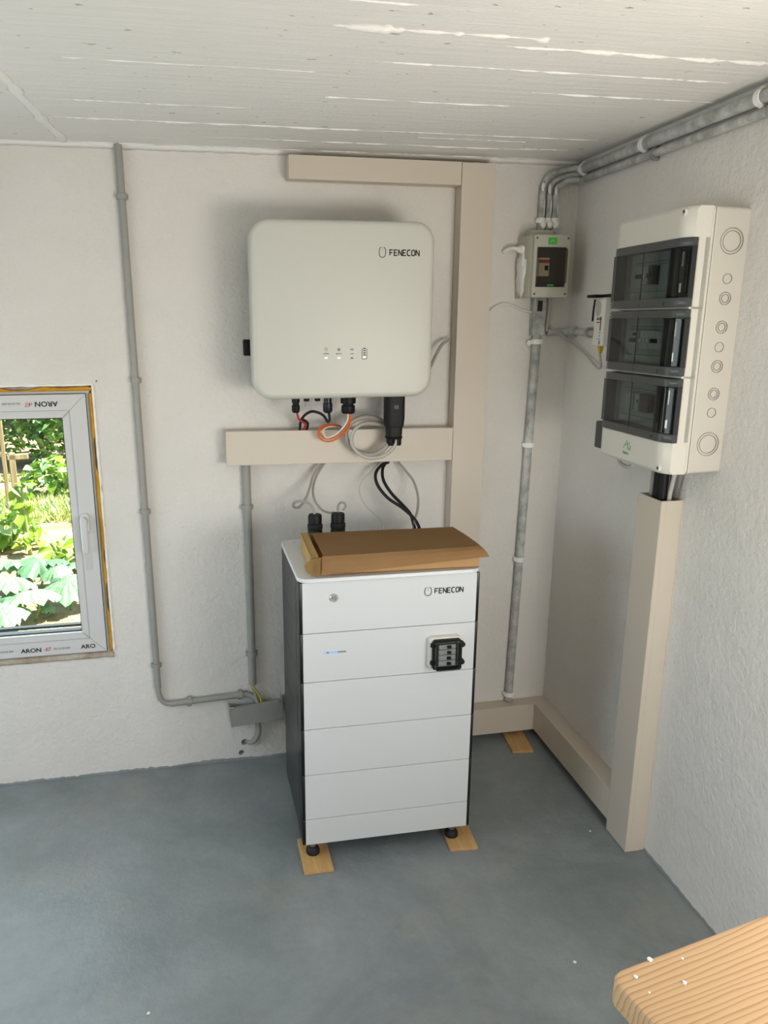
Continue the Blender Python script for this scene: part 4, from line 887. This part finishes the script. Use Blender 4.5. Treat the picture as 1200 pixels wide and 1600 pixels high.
# top plate
bm = bmesh.new(); w2, d2 = TW + .022, TD + .010
rings = []
for z, ins, in ((zb + .8015, .0025), (zb + .803, 0), (zb + .811, 0), (zb + .813, .0015)):
    rings.append([(TW / 2 + x, TD / 2 - .003 + y, z) for x, y in rrpts(w2 - 2 * ins, d2 - 2 * ins, .030 - ins, 8)])
loft(bm, rings); tp = put('top_plate', bm, M_WPLAST, tw, smooth=True)
bm = bmesh.new(); rings = [[(TW / 2 + x, TD / 2 - .002 + y, z) for x, y in rrpts(TW - .09, TD - .16, .012, 4)] for z in (zb + .8128, zb + .8134)]; loft(bm, rings); put('cover_inset', bm, M_WPLAST, tp)
for x, y in ((.03, .12), (.03, .36)):
    bm = bmesh.new(); box(bm, x - .008, x + .004, y - .001, y + .001, zb + .8129, zb + .8134); put('slot', bm, M_GREYINK, tp)
# feet
for fx, fy in ((.030, .040), (TW - .030, .040), (.030, TD - .05), (TW - .030, TD - .05)):
    e = bpy.data.objects.new('foot', None); COL.objects.link(e); e.parent = tw; e.location = (fx - .006, fy - .012, .009 if fy < .1 else 0)
    bm = bmesh.new(); lathe(bm, [(.0195, 0), (.0205, .006), (.0190, .014), (.013, .022), (.008, .024)], n=24); put('foot_pad', bm, M_BLACKM, e, smooth=True)
    bm = bmesh.new(); prf = []
    for k in range(12 if fy > .1 else 9): prf += [(.0062, .022 + .003 * k), (.0050, .0235 + .003 * k)]
    lathe(bm, prf, n=16); put('threaded_stud', bm, M_STEEL, e)
    bm = bmesh.new(); cyl(bm, (0, 0, .024), (0, 0, .029), .0105, n=6); put('lock_nut', bm, M_STEEL, e)
# black cable glands on the rear of the top plate
for nm, px, lab in (('power_plug', 492, 'left one of the two black cable glands on the tower, behind the carton'), ('power_plug', 528, 'right one of the two black cable glands on the tower, behind the carton')):
    p = B(px, 800, .235); z0 = zb + .8134
    t = thing(nm, lab, 'cable gland', (p.x, -.235, z0))
    bm = bmesh.new(); lathe(bm, [(.0255, 0), (.0250, .016), (.0225, .030), (.0225, .034), (.0210, .036), (.0235, .040), (.0235, .052), (.0190, .056)], n=20); put('gland_body', bm, M_BLACKM, t, smooth=True)
    bm = bmesh.new(); lathe(bm, [(.0185, .054), (.0215, .057), (.0215, .078), (.0195, .084), (.008, .085)], n=10); put('clamp_nut', bm, M_BLACK, t, smooth=True)
# wooden packers
def packer(label, cx, cy, w, l, rot, h=.009, grp='plywood packers'):
    bm = bmesh.new(); box(bm, -l / 2, l / 2, -w / 2, w / 2, 0, h / 2 - .0003, .0006, 1); box(bm, -l / 2, l / 2, -w / 2, w / 2, h / 2 + .0003, h, .0006, 1); box(bm, -l / 2 + .001, l / 2 - .001, -w / 2 + .001, w / 2 - .001, h / 2 - .001, h / 2 + .001)
    o = put('wooden_packer', bm, M_PLY); o.location = (cx, cy, 0); o.rotation_euler.z = rot + math.pi / 2
    tag(o, label, 'wood block', grp)
packer('plywood packer under the left front foot of the tower', -.990, -.578, .085, .155, -.02)
packer('plywood packer under the right front foot of the tower', -.545, -.566, .084, .155, -.08)
packer('plywood packer poking out below the floor trunking in the corner', -.138, -.090, .078, .15, -.14)

# ------------------------------------------------------------------ carton on the tower
CZ = zb + .8134
ct = thing('cardboard_box', 'flat brown cardboard box lying on top of the tower', 'box', (-.7505, -.455, CZ), -.045)
cl, cw, chh = .462, .262, .046
bm = bmesh.new(); k = .003
box(bm, -cl / 2, cl / 2, -cw / 2, -cw / 2 + k, 0, chh); box(bm, -cl / 2, cl / 2, cw / 2 - k, cw / 2, 0, chh)
box(bm, -cl / 2, cl / 2, -cw / 2, cw / 2, 0, k); box(bm, -cl / 2 + .004, -cl / 2 + .004 + k, -cw / 2, cw / 2, 0, chh); box(bm, cl / 2 - .012, cl / 2 - .012 + k, -cw / 2 + .004, cw / 2, 0, chh)
put('tray', bm, M_CARD, ct)
bm = bmesh.new(); box(bm, -cl / 2 - .001, -cl / 2 + .018, -cw / 2 + .004, cw / 2, chh, chh + k); box(bm, -cl / 2 - .003, -cl / 2, -cw / 2 + .01, cw / 2 - .004, .002, chh + k); put('side_flap', bm, M_CARD2, ct)
bm = bmesh.new(); n = 12
lid_l = -cl / 2 + .030
def lidp(u, v, t):      # u 0..1 across, v 0..1 front to back
    x = lid_l + (cl / 2 + .004 - lid_l) * u; y = -cw / 2 + cw * v
    if u > .9 and v > .0: x -= 0
    return Vector((x, y, chh + .001 + t + .012 * math.sin(math.pi * min(1, (1 - v) * .5)) * (.3 + .7 * u)))
g = [[bm.verts.new(lidp(i / n, j / 6, 0)) for i in range(n + 1)] for j in range(7)]
for j in range(6):
    for i in range(n): bm.faces.new((g[j][i], g[j][i + 1], g[j + 1][i + 1], g[j + 1][i]))
bmesh.ops.solidify(bm, geom=bm.faces[:], thickness=-k); put('lid', bm, M_CARD, ct)
# front tuck flap, hanging over the front; its ends stick out
bm = bmesh.new(); top = []; bot = []
for i in range(17):
    u = i / 16; x = lid_l - .004 + (cl / 2 + .000 - lid_l) * u
    p = lidp(min(max(u, 0), 1), 0, 0); top.append(Vector((x, -cw / 2 - .001, p.z + .001)))
    bx_ = x - .004 + .016 * u; drop = .046 - .024 * u
    bot.append(Vector((bx_, -cw / 2 - .018 - .012 * u, max(.004, p.z - drop))))
rows_ = [[top[i].lerp(bot[i], t) + Vector((0, -.004 * math.sin(math.pi * t), .003 * math.sin(math.pi * t))) for i in range(17)] for t in (0, .33, .66, 1)]
# rounded right end
for t_i, t in enumerate((0, .33, .66, 1)): rows_[t_i].append(rows_[t_i][-1] + Vector((.010 * math.sin(R(90) * (.4 + .6 * t)), 0, 0)))
g = [[bm.verts.new(p) for p in r] for r in rows_]
for j in range(3):
    for i in range(17): bm.faces.new((g[j][i], g[j][i + 1], g[j + 1][i + 1], g[j + 1][i]))
bmesh.ops.solidify(bm, geom=bm.faces[:], thickness=k); put('front_flap', bm, M_CARD, ct)
bm = bmesh.new(); c0 = Vector((lid_l - .004, -cw / 2 - .006, .028)); vs = [bm.verts.new(c0 + Vector((0.002, .010, .020)))]
for i in range(13):
    a = R(100 + 160 * i / 12); vs.append(bm.verts.new(c0 + Vector((.046 * math.cos(a) - .002, -.012 + .010 * math.cos(a) * -1 - .010 * (1 - math.sin(a)) * .3, .026 * math.sin(a) - .001))))
bm.faces.new(vs); bmesh.ops.solidify(bm, geom=bm.faces[:], thickness=k); put('corner_tab', bm, M_CARD2, ct)

# ------------------------------------------------------------------ workbench in the near corner
TZ = .80
cA = G(948.5, 1520, TZ); cB = G(1200, 1425, TZ); cC = G(1007, 1600, TZ)
e1 = (cB - cA).normalized(); ang = math.atan2(e1.y, e1.x)
wb = thing('workbench', 'wooden workbench with thick pale pine top and rounded corner', 'table', (cA.x, cA.y, 0), ang)
Lx, Ly, tk = .575, .95, .036
bm = bmesh.new(); k = 0
nb = 5
for i in range(nb):
    pass
def plank(y0, y1):
    bm = bmesh.new(); box(bm, 0, Lx, y0 + .0004, y1 - .0004, TZ - tk, TZ, .005, 3); return put('plank', bm, M_WOOD, wb, smooth=True)
bm = bmesh.new(); rings = []
for z, ins in ((TZ - tk, .004), (TZ - tk + .004, 0), (TZ - .006, 0), (TZ - .002, .002), (TZ, .007)):
    rings.append([(Lx / 2 + x, -Ly / 2 + y, z) for x, y in rrpts(Lx - 2 * ins, Ly - 2 * ins,   .020 - ins * .5, 6)])
loft(bm, rings); put('bench_top', bm, M_WOOD, wb, smooth=True)
for x, y in ((.06, -.10), (Lx - .10, -.10), (.06, -Ly + .08), (Lx - .10, -Ly + .08)):
    bm = bmesh.new(); box(bm, x - .03, x + .03, y - .03, y + .03, 0, TZ - tk, .003, 1); put('leg', bm, M_WOOD, wb)
bm = bmesh.new()
box(bm, .09, Lx - .13, -.115, -.085, TZ - tk - .09, TZ - tk); box(bm, .09, Lx - .13, -Ly + .065, -Ly + .095, TZ - tk - .09, TZ - tk)
box(bm, .045, .075, -Ly + .11, -.13, TZ - tk - .09, TZ - tk); box(bm, Lx - .115, Lx - .085, -Ly + .11, -.13, TZ - tk - .09, TZ - tk); put('apron', bm, M_WOOD, wb)
M_CHIP = mat('white_plaster_crumb', (236, 234, 228), .8)
Mi = wb.matrix_basis.inverted()
for j, (px, py, s) in enumerate(((1015, 1500, .006), (993, 1527, .0045), (1069, 1536, .005), (1066, 1498, .003), (1014, 1551, .003))):
    p = G(px, py, TZ); bm = bmesh.new(); bmesh.ops.create_icosphere(bm, subdivisions=2, radius=s * .5)
    for v in bm.verts: v.co = Vector((v.co.x, v.co.y, v.co.z * .4)) * (1 + .5 * noise.noise(v.co * 400 + p * 9))
    o = put('plaster_crumb', bm, M_CHIP); o.location = (p.x, p.y, TZ + s * .18)
    tag(o, ['largest white plaster crumb at the bench edge', 'white crumb nearest the bench corner', 'white crumb in the middle of the bench top', 'tiny pale crumb near the far bench edge', 'tiny pale crumb on the front of the bench'][j], 'crumb', 'crumbs on the bench')
for j, (px, py, s) in enumerate(((898, 1504, .004), (232, 1584, .004), (922, 1299, .003))):
    p = G(px, py, 0); bm = bmesh.new(); bmesh.ops.create_icosphere(bm, subdivisions=2, radius=s)
    for v in bm.verts: v.co = Vector((v.co.x, v.co.y, v.co.z * .5)) * (1 + .5 * noise.noise(v.co * 400 + p * 9))
    o = put('plaster_crumb', bm, M_CHIP); o.location = (p.x, p.y, s * .4)
    tag(o, ['white crumb on the floor beside the workbench', 'white crumb on the open floor in the foreground', 'white crumb on the floor beside the upright trunking'][j], 'crumb', 'crumbs on the floor')

# ------------------------------------------------------------------ garden outside the window
GZ = lambda y: .25 + .03 * max(0, y - .5) + .012 * max(0, y - 3)
def ground_h(x, y): return GZ(y) + .02 * noise.noise(Vector((x * 3, y * 3, 0))) + .008 * noise.noise(Vector((x * 14, y * 14, 2)))
M_SOIL = mat('pale_dry_soil', (190, 168, 140), .95, spec=.1, bump=[(40, .8, .02), (160, .6, .006)], var=(7, (140, 116, 90), .2))
bm = bmesh.new(); nx, ny = 70, 110
g = [[bm.verts.new((-9 + 13 * i / nx, .30 + 13.7 * (j / ny) ** 1.5, 0)) for i in range(nx + 1)] for j in range(ny + 1)]
for r_ in g:
    for v in r_: v.co.z = ground_h(v.co.x, v.co.y)
for j in range(ny):
    for i in range(nx): bm.faces.new((g[j][i], g[j][i + 1], g[j + 1][i + 1], g[j + 1][i]))
gr = put('garden_ground', bm, M_SOIL, smooth='all'); struct(gr)
def leafmat(name, c, c2, tr=.35):
    m = bpy.data.materials.new(name); m.use_nodes = True; nt = m.node_tree; N = nt.nodes; Lk = nt.links
    for x in list(N):
        if x.type == 'BSDF_PRINCIPLED': N.remove(x)
    d = N.new('ShaderNodeBsdfDiffuse'); t = N.new('ShaderNodeBsdfTranslucent'); gl = N.new('ShaderNodeBsdfGlossy'); gl.inputs['Roughness'].default_value = .4
    tc = N.new('ShaderNodeTexCoord'); n = N.new('ShaderNodeTexNoise'); n.inputs['Scale'].default_value = 9; Lk.new(tc.outputs['Object'], n.inputs['Vector'])
    oi = N.new('ShaderNodeObjectInfo'); ad = N.new('ShaderNodeMath'); ad.operation = 'ADD'; Lk.new(n.outputs['Fac'], ad.inputs[0])
    mu = N.new('ShaderNodeMath'); mu.operation = 'MULTIPLY_ADD'; mu.inputs[1].default_value = .5; mu.inputs[2].default_value = -.25; Lk.new(oi.outputs['Random'], mu.inputs[0]); Lk.new(mu.outputs[0], ad.inputs[1])
    cr = N.new('ShaderNodeValToRGB'); cr.color_ramp.elements[0].position = .3; cr.color_ramp.elements[1].position = .7; cr.color_ramp.elements[0].color = lin(c); cr.color_ramp.elements[1].color = lin(c2); Lk.new(ad.outputs[0], cr.inputs['Fac'])
    for s in (d, t): Lk.new(cr.outputs[0], s.inputs[0])
    m1 = N.new('ShaderNodeMixShader'); m1.inputs[0].default_value = tr; Lk.new(d.outputs[0], m1.inputs[1]); Lk.new(t.outputs[0], m1.inputs[2])
    m2 = N.new('ShaderNodeMixShader'); m2.inputs[0].default_value = .06; Lk.new(m1.outputs[0], m2.inputs[1]); Lk.new(gl.outputs[0], m2.inputs[2])
    Lk.new(m2.outputs[0], N['Material Output'].inputs[0]); return m
M_PUMP = leafmat('pumpkin_leaf_green', (100, 142, 104), (142, 178, 138), .2)
M_LEAF = leafmat('bean_leaf_green', (104, 154, 82), (168, 202, 130))
M_LIME = leafmat('lime_leaf', (128, 168, 36), (160, 190, 60), .45)
M_GRASS = leafmat('grass_green', (120, 160, 60), (190, 196, 120))
M_STEM = mat('green_stem', (120, 142, 70), .6)
M_POST = wood_mat('weathered_stake', (168, 150, 112), (136, 116, 84), 3, .8, (10, 10, 1), False)
def big_leaf_mesh(seed):
    bm = bmesh.new(); c = bm.verts.new((0, 0, .02)); n = 40; rr = 5; rows = []
    for j in range(1, rr + 1):
        r_ = []
        for i in range(n):
            a = 2 * math.pi * i / n; t = j / rr; lob = 1 + .13 * math.cos(5 * a) + .05 * noise.noise(Vector((math.cos(a) * 3, math.sin(a) * 3, seed)))
            if abs(a - math.pi) < .3: lob *= .55 + 1.5 * abs(a - math.pi)
            rad = t * lob; z = .02 - .42 * t * t + .11 * t * math.cos(14 * a + seed) + .04 * noise.noise(Vector((rad * math.cos(a) * 3, rad * math.sin(a) * 3, seed + 4)))
            r_.append(bm.verts.new((rad * math.cos(a), rad * math.sin(a), z)))
        rows.append(r_)
    for i in range(n): bm.faces.new((c, rows[0][i], rows[0][(i + 1) % n]))
    for a, b in zip(rows, rows[1:]):
        for i in range(n): bm.faces.new((a[i], b[i], b[(i + 1) % n], a[(i + 1) % n]))
    me = bpy.data.meshes.new('leaf'); bm.to_mesh(me); bm.free(); me.materials.append(M_PUMP)
    for p in me.polygons: p.use_smooth = True
    return me
BIG = [big_leaf_mesh(s) for s in (1, 2, 3)]
def pumpkin(label, spots):
    x0, y0 = spots[0][0], spots[0][1]; z0 = ground_h(x0, y0)
    t = thing('pumpkin_plant', label, 'plant', (x0, y0, z0), 0, 'pumpkin plants outside the window')
    for i, (x, y, s, h) in enumerate(spots):
        o = bpy.data.objects.new('leaf', BIG[i % 3]); COL.objects.link(o); o.parent = t
        gz = ground_h(x, y); o.location = (x - x0, y - y0, gz + h - z0); o.scale = (s, s, s * 1.1); o.rotation_euler = (R(random.uniform(6, 24)), R(random.uniform(-14, 14)), random.uniform(0, 6.28))
        bm = bmesh.new(); tube(bm, [(x - x0, y - y0, gz + h - z0), (x - x0 + .02, y - y0 + .01, gz + h * .5 - z0), ((x - x0) * .6, (y - y0) * .6, .0)], .006, 6); put('stalk', bm, M_STEM, t, smooth='all')
def gy(px, py, h=0):       # garden point seen through a pixel, h above the ground
    r = ray(px, py); lo, hi = .3, 12
    t = 0
    for _ in range(60):
        m = (lo + hi) / 2; q = CAM + r * ((m - CAM.y) / r.y)
        if q.z > GZ(m) + h: lo = m
        else: hi = m
    return q
def S(px, py, s, h): q = gy(px, py, h); return (q.x, q.y, s, h)
pumpkin('pumpkin plant with the broadest leaf, closest to the window glass', [S(50, 922, .118, .14), S(20, 905, .10, .13), S(0, 948, .11, .12), S(12, 932, .06, .09), S(74, 946, .040, .05)])
pumpkin('pumpkin plant beside the window handle, right of the broadest leaf', [S(106, 908, .115, .14), S(86, 893, .07, .12), S(118, 880, .06, .12)])
pumpkin('pumpkin plant behind the first two, towards the bean hedge', [S(58, 878, .105, .15), S(20, 876, .10, .15), S(84, 876, .07, .14), S(40, 893, .05, .08)])
pumpkin('pumpkin plant outside the hidden left part of the window', [(-2.55, 1.3, .15, .15), (-2.75, 1.1, .13, .14), (-2.4, 1.55, .13, .16), (-2.9, 1.45, .15, .15), (-2.65, 1.8, .14, .15)])
def small_leaf_mesh(m, seed):
    bm = bmesh.new(); n = 5; L_ = []; Rr = []; Cc = []
    for i in range(n + 1):
        t = i / n; w = .36 * math.sin(math.pi * min(1, t ** .75)) * (1 - .15 * t); zc = -.25 * t * t; L_.append(bm.verts.new((t, w, zc + .10 * w / .36))); Rr.append(bm.verts.new((t, -w, zc + .10 * w / .36))); Cc.append(bm.verts.new((t, 0, zc)))
    for i in range(n):
        bm.faces.new((Cc[i], Cc[i + 1], L_[i + 1], L_[i])); bm.faces.new((Cc[i + 1], Cc[i], Rr[i], Rr[i + 1]))
    me = bpy.data.meshes.new('leaf'); bm.to_mesh(me); bm.free(); me.materials.append(m)
    for p in me.polygons: p.use_smooth = True
    return me
SM = [small_leaf_mesh(M_LEAF, 1), small_leaf_mesh(M_LIME, 2)]
def bush(name, label, c, rad, n_leaf, n_stuff, ls, group, lime=.2, cat='shrub'):
    t = thing(name, label, cat, (c[0], c[1], GZ(c[1])), 0, group)
    def spot():
        while True:
            v = Vector((random.uniform(-1, 1), random.uniform(-1, 1), random.uniform(-1, 1)))
            if .2 < v.length < 1: break
        return Vector((v.x * rad[0], v.y * rad[1], rad[2] * (1 + v.z)))
    for i in range(n_leaf):
        o = bpy.data.objects.new('leaf', SM[1 if random.random() < lime else 0]); COL.objects.link(o); o.parent = t
        p = spot(); p.y = -abs(p.y) if random.random() < .75 else p.y
        o.location = p; s = ls * random.uniform(.7, 1.35); o.scale = (s, s * 1.25, s)
        o.rotation_euler = (random.uniform(-.6, .6), random.uniform(-.3, .9), random.uniform(0, 6.28))
    bm = bmesh.new(); base = [(0, 0, 0), (.5, .34, .02), (1, 0, -.2), (.5, -.34, .02)]
    from mathutils import Euler
    for i in range(n_stuff):
        p = spot(); s = ls * random.uniform(.6, 1.1); E_ = Euler((random.uniform(-.7, .7), random.uniform(-.4, 1), random.uniform(0, 6.28))).to_matrix()
        vs = [bm.verts.new(p + E_ @ Vector(q) * s) for q in base]; bm.faces.new(vs).material_index = 1 if random.random() < lime * .6 else 0
    me = bpy.data.meshes.new('foliage'); bm.to_mesh(me); bm.free(); me.materials.append(M_LEAF); me.materials.append(M_LIME)
    o = bpy.data.objects.new('foliage', me); COL.objects.link(o); o.parent = t; o['kind'] = 'stuff'
    bm = bmesh.new()
    for i in range(6):
        a = random.uniform(0, 6.28); tube(bm, [(0, 0, 0), (rad[0] * .3 * math.cos(a), rad[1] * .3 * math.sin(a), rad[2] * .8), (rad[0] * .6 * math.cos(a), rad[1] * .6 * math.sin(a), rad[2] * 1.6)], .012, 6)
    put('stem', bm, M_STEM, t, smooth='all')
bush('bean_hedge', 'leafy bean hedge filling the top of the window view', (-2.40, 4.3), (.72, .5, .9), 190, 3600, .095, 'bean hedge plants')
bush('bean_hedge', 'leafy bean hedge continuing beyond the left edge of the window view', (-3.92, 4.5), (.76, .5, .95), 90, 2600, .10, 'bean hedge plants')
bush('bean_hedge', 'leafy bean hedge hidden mostly by the wall, right of the view', (-.95, 4.7), (.7, .5, .8), 40, 1400, .11, 'bean hedge plants')
bush('garden_shrub', 'dense shrub closing the view behind the bean hedge', (-3.3, 6.6), (1.6, .7, 1.1), 80, 4200, .13, 'shrubs behind the hedge')
bush('garden_shrub', 'dense shrub behind the right end of the bean hedge', (-.1, 7.0), (1.4, .7, 1.1), 30, 2000, .13, 'shrubs behind the hedge')
q = gy(100, 880, .1); bush('leafy_weed', 'bright yellow-green weed beside the window handle', (q.x, q.y + .15), (.13, .10, .10), 26, 30, .075, 'weeds in the vegetable bed', .9, 'weed')
q = gy(45, 840, .1); bush('leafy_weed', 'tall slim yellow-green weed in the middle of the bed', (q.x, q.y), (.06, .06, .24), 34, 10, .06, 'weeds in the vegetable bed', .8, 'weed')
q = gy(12, 830, .1); bush('leafy_weed', 'low bushy weed at the foot of the wooden stake', (q.x, q.y), (.22, .18, .14), 40, 160, .07, 'weeds in the vegetable bed', .5, 'weed')
q = gy(90, 760, .1); bush('leafy_weed', 'bushy weed in front of the bean hedge', (q.x, q.y + .1), (.22, .15, .16), 40, 200, .08, 'weeds in the vegetable bed', .5, 'weed')
# grass
bm = bmesh.new()
for i in range(26000):
    y = random.uniform(1.9, 3.75); x = random.uniform(-3.6, -1.4)
    if noise.noise(Vector((x * 1.7, y * 1.3, 5))) < (-.05 if 1.95 < y < 3.3 else .12): continue
    h = random.uniform(.03, .09); a = random.uniform(0, 6.28); w = .006; z = ground_h(x, y)
    d = Vector((math.cos(a), math.sin(a), 0)); n_ = Vector((-d.y, d.x, 0)) * w
    b0 = Vector((x, y, z)); tp_ = b0 + d * h * .7 + Vector((0, 0, h)); bm.faces.new([bm.verts.new(p) for p in (b0 - n_, b0 + n_, tp_)])
me = bpy.data.meshes.new('grass'); bm.to_mesh(me); bm.free(); me.materials.append(M_GRASS); o = bpy.data.objects.new('grass', me); COL.objects.link(o); o['kind'] = 'stuff'; o['label'] = 'patchy sunlit grass and weeds covering the vegetable bed'; o['category'] = 'grass'
# wooden stake with a crosspiece
q = gy(28, 800, 0)
sk = thing('wooden_stake', 'weathered wooden stake with a short crosspiece outside the window', 'stake', (q.x, q.y, ground_h(q.x, q.y) - .02), .2)
bm = bmesh.new(); box(bm, -.02, .02, -.02, .02, 0, .42, .004, 1); put('post', bm, M_POST, sk)
bm = bmesh.new(); box(bm, -.03, .10, -.020, .020, .375, .41, .004, 1); put('crosspiece', bm, M_POST, sk)
bm = bmesh.new(); box(bm, -.062, -.035, -.02, .02, .0, .85, .004, 1); put('lath', bm, M_POST, sk)
